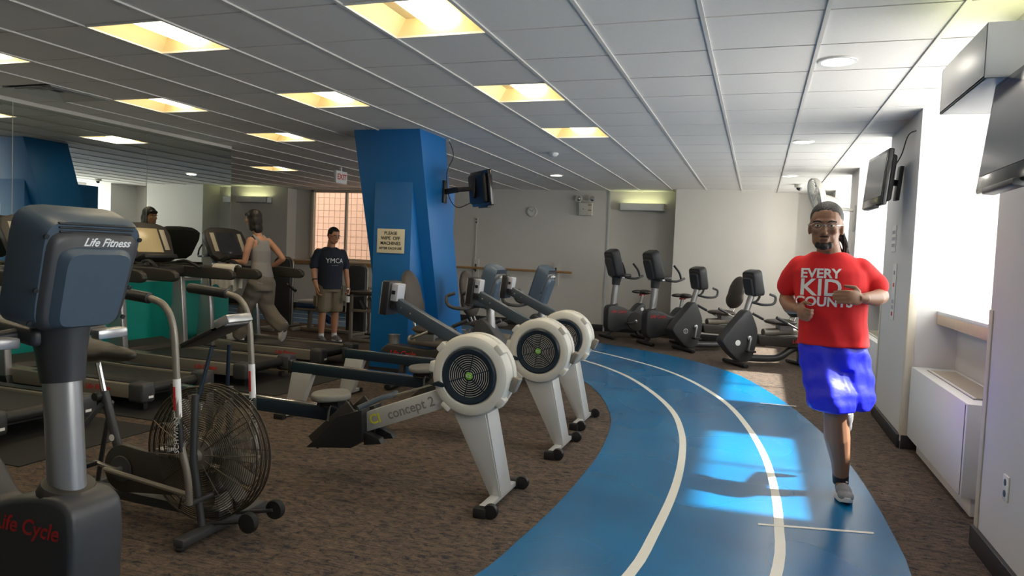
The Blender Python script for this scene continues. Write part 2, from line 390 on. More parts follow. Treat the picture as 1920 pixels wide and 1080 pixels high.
for c in cells[295:]: rest.box((c[2], c[3], CEIL+0.012), (S-0.006, S-0.016, 0.014))
tag(rest.build('tile', 'tile', ce), kind='stuff')
for i in range(-20, 5):
    x = GX+i*S; y0 = 7.9 if x < -7 else -1.5
    MB().box((x, (y0+14)/2, CEIL+0.001), (0.022, 14-y0, 0.012)).build('grid_runner', 'grid', ce)
# right wall: pilasters with window bays between
PIL = [(-1.8, 0.86), (2.97, 4.36), (6.47, 7.86), (10.2, 11.0), (13.2, 14.2)]
BAY = [(0.86, 2.97), (4.36, 6.47), (7.86, 10.2), (11.0, 13.2)]
bx = [(1.17, XR, a, b, 0, CEIL+0.14) for a, b in PIL]
for a, b in BAY: bx += [(1.52, XR, a, b, 0, 1.10), (1.98, XR, a, b, 2.68, CEIL+0.14)]
wr = struct(slab('wall_right', bx, 'wallwhite'))
for k, (a, b) in enumerate(BAY):
    w = struct(empty('window_%d' % (k+1), (2.05, (a+b)/2, 1.12)))
    L = b-a; H = 1.56
    fr = MB()
    for yy in (-L/2+0.03, L/2-0.03): fr.box((0, yy, H/2), (0.07, 0.06, H))
    for zz in (0.03, H-0.03): fr.box((0, 0, zz), (0.07, L, 0.06))
    fr.build('window_frame', 'white', w, 0.006)
    MB().box((0, 0, H/2), (0.05, 0.045, H-0.1)).build('mullion', 'white', w, 0.005)
    for s in (-1, 1): MB().box((0, s*(L/4-0.01), H/2), (0.006, L/2-0.08, H-0.12)).build('pane', 'glass', w)
    MB().box((-0.35, 0, 0.0), (0.66, L-0.004, 0.03)).build('sill_top', 'white', w, 0.004)
    MB().box((-0.665, 0, -0.05), (0.03, L-0.004, 0.08)).build('sill_edge', 'lightwood', w, 0.004)
    pd = bpy.data.lights.new('window_portal', 'AREA'); pd.shape = 'RECTANGLE'; pd.size = H; pd.size_y = L; pd.cycles.is_portal = True
    po = bpy.data.objects.new('window_portal', pd); col.objects.link(po); po.location = (2.25, (a+b)/2, 1.9); po.rotation_euler = (0, PI/2, 0)
# corner guards
for y, s in ((6.47, 1), (4.36, -1), (7.86, -1)):
    mb = MB(); mb.box((1.166, y+s*0.028, 0.66), (0.008, 0.056, 1.2)); mb.box((1.195, y-s*0.004, 0.66), (0.058, 0.008, 1.2))
    struct(mb.build('trim_%d' % (1 if y == 6.47 else 2 if y == 4.36 else 3), 'beige', None, 0.003))
bb = [(1.145, 1.17, a+0.002, b-0.002, 0, 0.11) for a, b in PIL]+[(1.17, 1.3, a-0.012, a, 0, 0.11) for a, b in PIL[1:]]
struct(slab('baseboard_right', bb, 'base', None, 0.004))
# back wall with a window recess
WX0, WX1 = -9.75, -6.1
wb = struct(slab('wall_back', [(XL, WX0-0.45, YB, 14.2, 0, CEIL+0.14), (WX0-0.45, WX1, YB, 14.2, 0, 1.10), (WX0-0.45, WX1, YB, 14.2, 2.715, CEIL+0.14), (WX0-0.45, WX0, YB+0.33, 14.2, 1.1, 2.72), (WX1, -2.8, YB, 14.2, 0, CEIL+0.14), (-2.8, -1.48, 13.88, 14.2, 0, CEIL+0.14), (-1.48, 0.2, 13.33, 14.2, 0, CEIL+0.14), (0.2, 0.62, 13.8, 14.2, 0, CEIL+0.14), (0.62, XR, 13.95, 14.3, 0, CEIL+0.14)], 'wall'))
struct(slab('baseboard_back', [(XL, -2.8, YB-0.02, YB, 0, 0.13), (-2.79, -1.49, 13.86, 13.88, 0, 0.13), (-1.48, 0.2, 13.31, 13.33, 0, 0.13), (0.2, 0.62, 13.78, 13.8, 0, 0.13)], 'base', None, 0.004))
struct(MB().box((-2.79, YB-0.004, CEIL/2), (0.03, 0.03, CEIL)).build('trim_4', 'wallgrey'))
w4 = struct(empty('window_5', ((WX0+WX1)/2, YB+0.3, 1.10)))
Lw = WX1-WX0; fr = MB()
for xx in (-Lw/2+0.03, Lw/2-0.03): fr.box((xx, 0, 0.81), (0.06, 0.07, 1.6))
for zz in (0.04, 1.58): fr.box((0, 0, zz), (Lw, 0.07, 0.06))
fr.build('window_frame', 'beige', w4, 0.005)
for k in range(1, 4): MB().box((-Lw/2+k*Lw/4, 0, 0.81), (0.055, 0.06, 1.5)).build('mullion', 'beige', w4, 0.004)
for k in range(4): MB().box((-Lw/2+(k+0.5)*Lw/4, 0, 0.81), (Lw/4-0.06, 0.006, 1.5)).build('pane', 'glass', w4)
MB().box((-0.2, -0.2, 0.0), (Lw+0.5, 0.34, 0.03)).build('sill_top', 'lightwood', w4, 0.004)
MB().box((-0.2, -0.34, -0.045), (Lw+0.6, 0.035, 0.09)).build('sill_edge', 'wood', w4, 0.005)
pd = bpy.data.lights.new('window_portal', 'AREA'); pd.shape = 'RECTANGLE'; pd.size = Lw; pd.size_y = 1.6; pd.cycles.is_portal = True
po = bpy.data.objects.new('window_portal', pd); col.objects.link(po); po.location = ((WX0+WX1)/2, 14.25, 1.9); po.rotation_euler = (-PI/2, 0, 0)
# left walls
wl = struct(slab('wall_left', [(-7.1, -6.86, -1.8, 8.0, 0, CEIL+0.14)], 'wall'))
slab('wainscot', [(-6.86, -6.845, -1.8, 7.99, 0.1, 0.93)], 'teal', wl)
struct(slab('baseboard_left', [(-6.86, -6.842, -1.8, 7.99, 0, 0.1)], 'base'))
struct(slab('wall_far_left', [(XL-0.3, XL, 7.8, 14.2, 0, CEIL+0.14), (XL, -7.1, 7.8, 8.0, 0, CEIL+0.14)], 'wall'))
struct(slab('wall_front', [(-7.1, XR, -2.0, -1.8, 0, CEIL+0.14)], 'wall'))
# mirrors
for k, (a, b) in enumerate(((3.38, 4.965), (4.973, 6.565), (6.573, 7.985))):
    e = empty('mirror_panel', (-6.86, (a+b)/2, 0.97))
    MB().box((0.006, 0, 0.865), (0.012, b-a, 1.73)).build('glass', 'mirror', e)
    MB().box((0.009, 0, -0.008), (0.018, b-a, 0.016)).build('channel', 'silver', e)
    tag(e, ['tall wall mirror panel above the teal wall, next to the ceiling vent', 'tall wall mirror panel reflecting the blue column, middle of three', 'tall wall mirror panel ending at the open corner behind the walking woman'][k], 'mirror', 'wall mirror panels')
# outside facade seen through the back window
fa = empty('exterior_facade', (-9.6, 17.0, 0)); tag(fa, 'pinkish tan tiled building front outside the back window', 'building')
MB().box((0, 0.2, 2.2), (14, 0.3, 6)).build('wall', 'facadejoint', fa)
ft = MB().box((0, 0, 0), (0.168, 0.03, 0.168)).mesh('facade_tile', 0.004, 1); ft.materials.append(M['facade'])
for i in range(17):
    for k in range(17):
        o = bpy.data.objects.new('facade_tile', ft); col.objects.link(o); o.parent = fa; o.location = (-2.45+i*0.175, 0.04, 0.75+k*0.175)
slab('added_sky_blocker', [(-5, 6, -2.62, -0.75, 3.6, 3.8), (-5, -4.7, -2.62, 0.05, -0.8, 6.0), (4.7, 5, -2.62, 0.05, -0.8, 6.0), (-5, 5, -2.62, 0.05, -0.9, -0.8)], 'facadejoint', fa)  # slabs added around the facade to keep sky light off it
tag(slab('facade_band', [(-7, 7, -0.03, 0.05, 0.35, 0.62)], 'facade', fa))

# ---------------------------------------------------------------- blue column
cb = empty('blue_column', (-3.9, 7.6, 0))
tag(cb, 'bright blue leaning structural column with a cream notice on it', 'column')
def YF(z): return 6.95+0.31*(CEIL-z)-7.6
mb = MB(); vs = []
for z in (0, CEIL+0.02):
    y = YF(z)
    vs += [(-0.41, y, z), (0.40, y, z), (0.40, y+0.66, z), (-0.41, y+0.66, z)]
mb.add(vs, [(0, 3, 2, 1), (4, 5, 6, 7), (0, 1, 5, 4), (1, 2, 6, 5), (2, 3, 7, 6), (3, 0, 4, 7)])
mb.build('leaning_shaft', 'blue', cb, 0.004)
MB().box((0.015, 0.1, 1.10), (0.47, 1.16, 2.2)).build('upright_casing', 'blue', cb, 0.004)
slab('base_band', [(-0.225, 0.255, -0.49, -0.48, 0, 0.1)], 'base', cb)
sg = empty('wall_sign', (-3.88, 7.105, 1.53)); tag(sg, 'cream notice in black capitals on the blue column', 'sign')
MB().box((-0.01, 0, 0), (0.34, 0.012, 0.27)).build('board', 'sign', sg, 0.002)
for k, (t, s_) in enumerate((('PLEASE', 0.052), ('WIPE  OFF', 0.052), ('MACHINES', 0.052), ('AFTER EACH USE', 0.037))):
    put_text('lettering', t, s_, 'blackprint', sg, (-0.01, -0.0075, 0.085-0.056*k), (1, 0, 0), (0, 0, 1), bold=0.0008)

# ---------------------------------------------------------------- ceiling fixtures
def make_light():
    e = empty('ceiling_light', (0, 0, CEIL))
    h = S/2-0.012; d = 0.10; mb = MB(); i = h-0.07
    vs = [(-h,-h,0),(h,-h,0),(h,h,0),(-h,h,0),(-i,-h+0.02,d),(i,-h+0.02,d),(i,h-0.02,d),(-i,h-0.02,d)]
    mb.add(vs, [(4,5,6,7),(0,1,5,4),(1,2,6,5),(2,3,7,6),(3,0,4,7)])
    o = mb.build('reflector', 'troffer', e)
    fm = MB()
    for s in (-1, 1): fm.box((s*(h+0.004), 0, 0), (0.012, 2*h+0.02, 0.012)); fm.box((0, s*(h+0.004), 0), (2*h, 0.012, 0.012))
    fm.build('frame', 'white', e)
    lm = MB(); n = 10; L = h*0.93; vs = []; fs = []
    for yy in (-L, L):
        for k in range(n+1):
            a = PI+PI*k/n; vs.append((0.02+0.115*math.cos(a), yy, 0.085+0.06*math.sin(a)))
    for k in range(n): fs.append((k, k+1, n+2+k, n+1+k))
    fs += [tuple(range(n+1)), tuple(range(n+1, 2*n+2)), (0, n, 2*n+1, n+1)]
    lm.add(vs, fs).build('lamp_diffuser', 'lamp', e, 0, 2, 50)
    ld = bpy.data.lights.new('lamp_glow', 'AREA'); ld.shape = 'SQUARE'; ld.size = 0.5; ld.energy = 3.2; ld.color = (1.0, 0.84, 0.60)
    lo = bpy.data.objects.new('lamp_glow', ld); col.objects.link(lo); lo.parent = e; lo.location = (0, 0, -0.012)
    return e
lt = make_light()
LTL = {(-9,-1): 'square warm ceiling light over the second treadmill row near the vent', (-6,-1): 'square warm ceiling light above the air bike', (-3,-1): 'large bright square ceiling light above the nearest rowing machine',
       (-9,2): 'square warm ceiling light in front of the mirror panels', (-6,2): 'square warm ceiling light in front of the blue column', (-3,2): 'square warm ceiling light between column and track, nearer row',
       (-9,5): 'square warm ceiling light beside the blue column above the walking woman', (-3,5): 'square warm ceiling light over the track, past the blue column', (-9,-4): 'added out-of-view ceiling light over the first treadmill', (-6,-4): 'added out-of-view ceiling light above the large upright bike', (-3,-4): 'added out-of-view ceiling light over the near bend of the track', (-13,10): 'distant square ceiling light near the back window'}
for k, c in enumerate(LIGHTS):
    o = lt if k == 0 else dup(lt, (0, 0, 0), 0)
    o.location = (GX+(c[0]+0.5)*S, GY+(c[1]+0.5)*S, CEIL+0.002)
    tag(o, LTL.get(c, 'square warm ceiling light above the entrance end of the room'), 'ceiling light', 'square recessed ceiling lights')
def downlight(x, y, label, r=0.095):
    e = empty('downlight', (x, y, CEIL)); tag(e, label, 'ceiling light', 'round recessed downlights')
    MB().lathe([(r+0.02, 0.002), (r+0.018, -0.006), (r, -0.007), (r, 0.002)], axis='z', n=28, closed=True).build('trim_ring', 'white', e)
    MB().lathe([(r, 0.001), (r*0.96, -0.003)], axis='z', n=28).build('lens', 'downlamp', e)
    ld = bpy.data.lights.new('lamp_glow', 'AREA'); ld.shape = 'DISK'; ld.size = 0.16; ld.energy = 6; ld.color = (1, 0.92, 0.8)
    lo = bpy.data.objects.new('lamp_glow', ld); col.objects.link(lo); lo.parent = e; lo.location = (0, 0, -0.015)
downlight(0.40, 4.93, 'round downlight in the ceiling above the runner')
downlight(0.37, 8.05, 'round downlight over the track by the second window bay')
downlight(0.36, 11.1, 'round downlight farthest along the window wall')
downlight(-3.16, 11.18, 'small round downlight in front of the back wall clock')
ve = empty('ceiling_vent', (GX+(VENT[0]+0.5)*S, GY+(VENT[1]+0.5)*S, CEIL)); tag(ve, 'square dark ceiling air vent with stepped louvres', 'vent')
for k in range(4):
    r0 = S/2-0.01-k*0.07; mb = MB()
    for sx in (-1, 1): mb.box((sx*(r0-0.02), 0, 0.0+k*0.008), (0.04, 2*r0, 0.006), rotm('Y', sx*0.5)); mb.box((0, sx*(r0-0.02), 0.0+k*0.008), (2*r0, 0.04, 0.006), rotm('X', -sx*0.5))
    mb.build('louvre', 'greyplate', ve)
MB().box((0, 0, 0.026), (S-0.02, S-0.02, 0.006)).build('backing', 'black', ve)
sd = empty('smoke_detector', (-2.52, 8.74, CEIL)); tag(sd, 'round white smoke detector on the ceiling', 'detector')
MB().lathe([(0.065, 0.002), (0.065, -0.015), (0.05, -0.035), (0.02, -0.05), (0.0001, -0.05)], n=24).build('body', 'white', sd)
MB().lathe([(0.052, -0.020), (0.053, -0.026), (0.046, -0.030)], n=24).build('vent_slot', 'dark', sd)
dc = empty('dome_camera', (0.55, 12.3, CEIL)); tag(dc, 'small dome security camera on the ceiling by the window wall', 'camera')
MB().lathe([(0.075, 0.002), (0.07, -0.045), (0.05, -0.05)], n=24).build('housing', 'cream', dc)
MB().sphere((0, 0, -0.05), (0.042, 0.042, 0.045)).build('dome', 'glossblack', dc)
es = empty('exit_sign', (-6.55, 10.2, CEIL)); tag(es, 'hanging exit sign box left of the blue column', 'sign')
MB().box((0, 0, -0.16), (0.05, 0.32, 0.20)).build('box', 'white', es, 0.005)
MB().box((0, 0, -0.03), (0.03, 0.03, 0.06)).build('stem', 'white', es)
put_text('lettering', 'EXIT', 0.13, 'red', es, (0.027, 0, -0.16), (0, 1, 0), (0, 0, 1), bold=0.002)

# ---------------------------------------------------------------- things on the back wall
def sconce(x, y, z, L, d, h, ax, label):
    e = empty('wall_uplight', (x, y, z)); tag(e, label, 'wall light', 'box wall uplights')
    D = (L, d, h) if ax == 'x' else (d, L, h)
    mb = MB(); t = 0.012
    mb.box((0, 0, -h/2+t/2), (D[0], D[1], t))
    for s in (-1, 1): mb.box((s*(D[0]/2-t/2), 0, 0), (t, D[1], h)); mb.box((0, s*(D[1]/2-t/2), 0), (D[0], t, h))
    mb.build('housing', 'white', e, 0.002)
    MB().box((0, 0, -h/2+0.04), (D[0]*0.8, D[1]*0.4, 0.03)).build('lamp_tube', emis('uplight_tube', (0.95, 1.0, 0.55), 6.0), e)
sconce(-2.155, 13.78, 2.43, 0.85, 0.18, 0.14, 'x', 'white box uplight on the back wall above the exercise bikes')
sconce(-11.05, 13.65, 2.43, 0.85, 0.18, 0.14, 'x', 'white box uplight on the wall left of the back window')
sconce(1.005, 3.88, 2.38, 0.78, 0.31, 0.23, 'y', 'large white box uplight above the wall television')
ck = empty('wall_clock', (-4.35, YB-0.001, 2.30)); tag(ck, 'round white wall clock on the back wall', 'clock')
MB().lathe([(0.105, 0), (0.105, -0.03), (0.092, -0.035), (0.090, -0.022), (0.0001, -0.022)], axis='y', n=36).build('case', 'cream', ck)
MB().lathe([(0.089, -0.020), (0.089, -0.0235)], axis='y', n=36).build('dial', 'paper', ck)
for a, L in ((0.5, 0.055), (-0.9, 0.075)): MB().bar((0, -0.026, 0), (L*math.sin(a), -0.026, L*math.cos(a)), 0.006, 0.002, (0, 1, 0)).build('hand', 'blackprint', ck)
for k in range(12):
    a = k*PI/6; MB().bar((0.070*math.sin(a), -0.0245, 0.070*math.cos(a)), (0.082*math.sin(a), -0.0245, 0.082*math.cos(a)), 0.004, 0.001, (0, 1, 0)).build('hour_mark', 'blackprint', ck)
el = empty('emergency_light', (-3.24, YB-0.006, 2.40)); tag(el, 'twin head emergency light box beside the clock', 'emergency light')
MB().box((0, -0.05, -0.03), (0.26, 0.1, 0.24)).build('box', 'cream', el, 0.006)
MB().box((0.09, -0.101, -0.03), (0.07, 0.004, 0.22)).build('test_panel', 'beige', el)
for dz in (0.07, -0.03): MB().box((0.09, -0.104, dz-0.02), (0.07, 0.004, 0.012)).build('stripe', 'blackprint', el)
MB().box((-0.04, -0.102, -0.03), (0.022, 0.004, 0.012)).build('stripe', 'blackprint', el)
for s in (-1, 1):
    h_ = MB().lathe([(0.02, 0.03), (0.05, 0.01), (0.068, -0.05), (0.062, -0.055)], (s*0.135, -0.07, 0.17), 'y', 20).build('lamp_head', 'cream', el)
    MB().lathe([(0.055, 0), (0.03, -0.008), (0.0001, -0.01)], (s*0.135, -0.123, 0.17), 'y', 20).build('lens', 'chrome', h_)
    MB().tube([(s*0.135, -0.06, 0.12), (s*0.10, -0.05, 0.08)], 0.012).build('neck', 'cream', el)
wo = empty('wall_socket', (-5.55, YB, 2.09)); tag(wo, 'high double wall socket with a cable duct below it', 'socket')
MB().box((0, -0.006, 0), (0.085, 0.012, 0.13)).build('plate', 'cream', wo, 0.003)
for dz in (0.03, -0.03): MB().lathe([(0.017, -0.011), (0.017, -0.015)], (0, 0, dz), 'y', 14).build('receptacle', 'dark', wo)
MB().box((0, -0.008, -0.48), (0.022, 0.016, 0.82)).build('cable_duct', 'cream', wo)
br = empty('ballet_barre', (-4.7, YB, 1.12)); tag(br, 'long wooden ballet barre fixed along the back wall', 'barre')
MB().tube([(-1.55, -0.14, 0.0), (1.26, -0.14, 0.0)], 0.023, 14).build('rail', 'wood', br)
for x in (-0.82, 0.90):
    b_ = MB().box((x, -0.012, -0.05), (0.13, 0.024, 0.46)).build('backboard', 'cream', br, 0.004)
    k_ = MB(); k_.box((x, -0.028, 0), (0.03, 0.01, 0.16)); k_.tube([(x, -0.03, -0.05), (x, -0.13, -0.04), (x, -0.14, -0.02)], 0.009, 8); k_.build('bracket', 'dark', br)
ra = empty('wall_radiator', (-7.6, YB-0.07, 0.0)); tag(ra, 'low white wall convector with a slotted top under the window', 'radiator')
MB().box((0, 0, 0.42), (2.2, 0.13, 0.36)).build('cover', 'cream', ra, 0.008)
for k in range(40): MB().box((-1.05+k*0.054, -0.067, 0.52), (0.022, 0.008, 0.12)).build('slot', 'greyprint', ra)
for s in (-1, 1): MB().box((s*0.9, 0, 0.12), (0.06, 0.1, 0.24)).build('foot', 'cream', ra)

# ---------------------------------------------------------------- things on the right wall
def convector(y0, y1, label):
    L = y1-y0; e = empty('heating_unit', (1.36, (y0+y1)/2, 0)); tag(e, label, 'heating unit', 'white heating units under the windows')
    MB().box((0, 0, 0.40), (0.31, L, 0.56)).build('cabinet', 'white', e, 0.006)
    MB().box((0.03, 0, 0.06), (0.24, L-0.1, 0.12)).build('plinth', 'white', e, 0.003)
    g = MB().box((0.02, 0, 0.683), (0.20, L-0.36, 0.006)).build('grille', 'greyprint', e)
    n = 30
    for k in range(n): MB().box((0.02, -(L-0.40)/2+(k+0.5)*(L-0.40)/n, 0.687), (0.17, 0.016, 0.006)).build('slat', 'beige', g)
    for s in (-1, 1): MB().box((0.02+s*0.093, 0, 0.688), (0.014, L-0.36, 0.008)).build('grille_rim', 'white', g)
    MB().box((-0.1565, -L/2+0.03, 0.40), (0.004, 0.006, 0.54)).build('panel_seam', 'greyprint', e)
convector(1.3, 2.92, 'white heating unit in the window bay behind the wall television')
convector(4.80, 6.42, 'white heating unit with top grille beside the near pilaster outlet')
convector(7.92, 9.9, 'white heating unit behind the runner under the second window')
convector(11.1, 13.0, 'white heating unit in the last window bay')
def outlet(loc, label):
    e = empty('wall_outlet', loc); tag(e, label, 'socket')
    MB().box((-0.004, 0, 0), (0.008, 0.075, 0.12)).build('plate', 'white', e, 0.003)
    for dz in (0.027, -0.027): MB().lathe([(0.016, -0.008), (0.016, -0.0105)], (0, 0, dz), 'x', 14).build('receptacle', 'slate', e)
outlet((1.17, 3.92, 0.44), 'white double outlet low on the near pilaster')
eo = empty('wall_outlet', (-6.845, 7.05, 0.42)); tag(eo, 'yellowed outlet with a plug on the teal wall', 'socket')
MB().box((0.004, 0, 0), (0.008, 0.075, 0.12)).build('plate', 'beige', eo, 0.003)
MB().box((0.022, 0.01, -0.025), (0.03, 0.03, 0.035)).build('plug', 'black', eo, 0.004)
MB().tube(spline([(0.03, 0.01, -0.03), (0.045, 0.015, -0.12), (0.03, 0.02, -0.28)], 5), 0.005, 6).build('cord', 'black', eo)
pp = MB().box((1.166, 7.35, 1.73), (0.004, 0.2, 0.24)).build('paper_notice', 'paper'); tag(pp, 'upper printed notice on the pilaster below the television', 'notice')
for k in range(3):
    for q in range(3): MB().box((-0.003+1.166-1.166, -0.055+q*0.055, 0.06-k*0.06), (0.002, 0.04, 0.03)).build('print_block', 'greypad', None).parent = pp
for ch in pp.children: ch.location = (1.1645, 7.35, 1.73)
pq = MB().box((1.166, 7.2, 1.25), (0.004, 0.17, 0.5)).build('paper_notice', 'paper'); tag(pq, 'tall poster with a pink mark on the pilaster behind the runner', 'notice')
for z, w_, mt_ in ((0.17, 0.05, 'greyprint'), (0.06, 0.06, 'red'), (-0.09, 0.11, 'greypad'), (-0.14, 0.11, 'greypad'), (-0.2, 0.06, 'red')):
    o = MB().box((0, 0, z), (0.002, w_, 0.035)).build('print_block', mt_); o.parent = pq; o.location = (1.1635, 7.2, 1.25)
def tv(name, label, w, h, t=0.09):
    e = empty(name); tag(e, label, 'television')
    MB().box((0, 0, 0), (t*0.5, w, h)).build('bezel', 'glossblack', e, 0.012, 3)
    MB().box((t*0.45, 0, 0.0), (t*0.6, w*0.86, h*0.84)).build('back_shell', 'black', e, 0.03, 3)
    MB().box((-t*0.26, 0, 0.02), (0.004, w-0.07, h-0.11)).build('screen', 'screen', e)
    MB().box((-t*0.2, 0, -h/2-0.004), (0.05, w*0.5, 0.03)).build('speaker_bar', 'dark', e, 0.008)
    return e
def mount(e, a, b):
    mb = MB(); mb.bar(a, b, 0.05, 0.05); mb.box(a, (0.03, 0.22, 0.26)); mb.box(b, (0.03, 0.1, 0.3)); mb.build('wall_mount', 'black', e, 0.004)
t1 = tv('wall_tv', 'large flat television on the near pilaster below the white uplight', 0.76, 0.48); t1.location = (0.93, 3.27, 2.03); t1.rotation_euler = (0, 0.10, 0)
mount(t1, (0.06, 0, 0), (0.225, 0, 0.02))
t2 = tv('wall_tv', 'angled flat television on the pilaster behind the runner', 0.72, 0.47); t2.location = (0.95, 7.0, 2.22); t2.rotation_euler = (0, 0.08, 0.08)
mount(t2, (0.07, 0, 0), (0.185, 0.06, 0.0))
MB().tube(spline([(0.06, -0.1, 0.05), (0.11, -0.2, 0.2), (0.12, -0.3, 0.36), (0.19, -0.36, 0.40)], 6), 0.005, 6).build('cable', 'black', t2)
t3 = tv('column_tv', 'television on a swing arm mounted to the blue column, seen edge on', 0.55, 0.40, 0.10); t3.location = (-3.02, 7.60, 2.17); t3.rotation_euler = (0, 0.12, 3.90)
ma = empty('tv_bracket', (-3.5, 7.62, 2.13)); tag(ma, 'black swing arm bracket and cables on the blue column side', 'bracket')
mb = MB(); mb.box((0.012, 0, 0), (0.022, 0.09, 0.26)); mb.build('wall_plate', 'black', ma, 0.003)
mb = MB(); mb.bar((0.02, 0, 0.0), (0.2, -0.06, 0.02), 0.035, 0.06); mb.bar((0.2, -0.06, 0.02), (0.40, -0.02, 0.04), 0.035, 0.05); mb.box((0.41, -0.01, 0.04), (0.03, 0.16, 0.22)); mb.build('arm', 'black', ma, 0.003)
MB().tube(spline([(0.03, 0.02, 0.60), (0.09, 0.03, 0.42), (0.03, 0.0, 0.22), (0.08, -0.03, -0.05), (0.2, -0.05, -0.18), (0.36, -0.02, -0.12)], 6), 0.005, 6).build('cable', 'black', ma)
MB().box((0.02, 0.03, 0.62), (0.03, 0.04, 0.08)).build('junction', 'cream', ma)
# wall fan
wf = empty('wall_fan', (1.17, 10.35, 2.20)); tag(wf, 'cream oscillating wall fan on the pilaster past the runner', 'fan')
MB().box((-0.015, 0, -0.1), (0.03, 0.10, 0.34)).build('wall_plate', 'cream', wf, 0.006)
MB().tube([(-0.03, 0, 0.0), (-0.22, 0, 0.02), (-0.30, -0.03, 0.07)], 0.022, 10).build('arm', 'cream', wf)
MB().tube([(-0.24, 0.0, 0.10), (-0.44, -0.05, 0.17)], [0.06, 0.05], 14).build('motor', 'cream', wf, 0.01)
Rf = rotm('Y', -0.30) @ rotm('Z', 0.25)
def cage(mb, r, c):
    for k in range(9):
        q = r*(k+1)/9; xo = -0.05*(1-(q/r)**2)
        P = [Rf @ Vector((xo, q*math.cos(a*PI/12), q*math.sin(a*PI/12)))+Vector(c) for a in range(24)]
        mb.tube(P, 0.0034, 4, closed=True)
    for a in range(24):
        mb.tube([Rf @ Vector((-0.05*(1-(q/r)**2), q*math.cos(a*PI/12), q*math.sin(a*PI/12)))+Vector(c) for q in (0.02, r*0.5, r)], 0.0018, 4)
mb = MB(); cage(mb, 0.21, (-0.50, -0.065, 0.19)); mb.build('cage', 'cream', wf)
mb = MB(); mb.tube([Rf @ Vector((0.02, 0.21*math.cos(a*PI/16), 0.21*math.sin(a*PI/16)))+Vector((-0.5, -0.065, 0.19)) for a in range(32)], 0.042, 8, ry=0.014, closed=True); mb.build('rim', 'cream', wf)
for k in range(3):
    a = k*2*PI/3; mb = MB()
    mb.add([Rf @ Vector((x, r*math.cos(a+b), r*math.sin(a+b)))+Vector((-0.49, -0.065, 0.19)) for x, r, b in ((0, 0.03, 0), (0.01, 0.18, -0.35), (-0.015, 0.18, 0.35), (-0.01, 0.03, 0.5), (0.004, 0.03, 0), (0.014, 0.18, -0.35), (-0.011, 0.18, 0.35), (-0.006, 0.03, 0.5))], [(0, 1, 2, 3), (7, 6, 5, 4), (0, 4, 5, 1), (1, 5, 6, 2), (2, 6, 7, 3), (3, 7, 4, 0)]); mb.build('blade', 'greypad', wf)

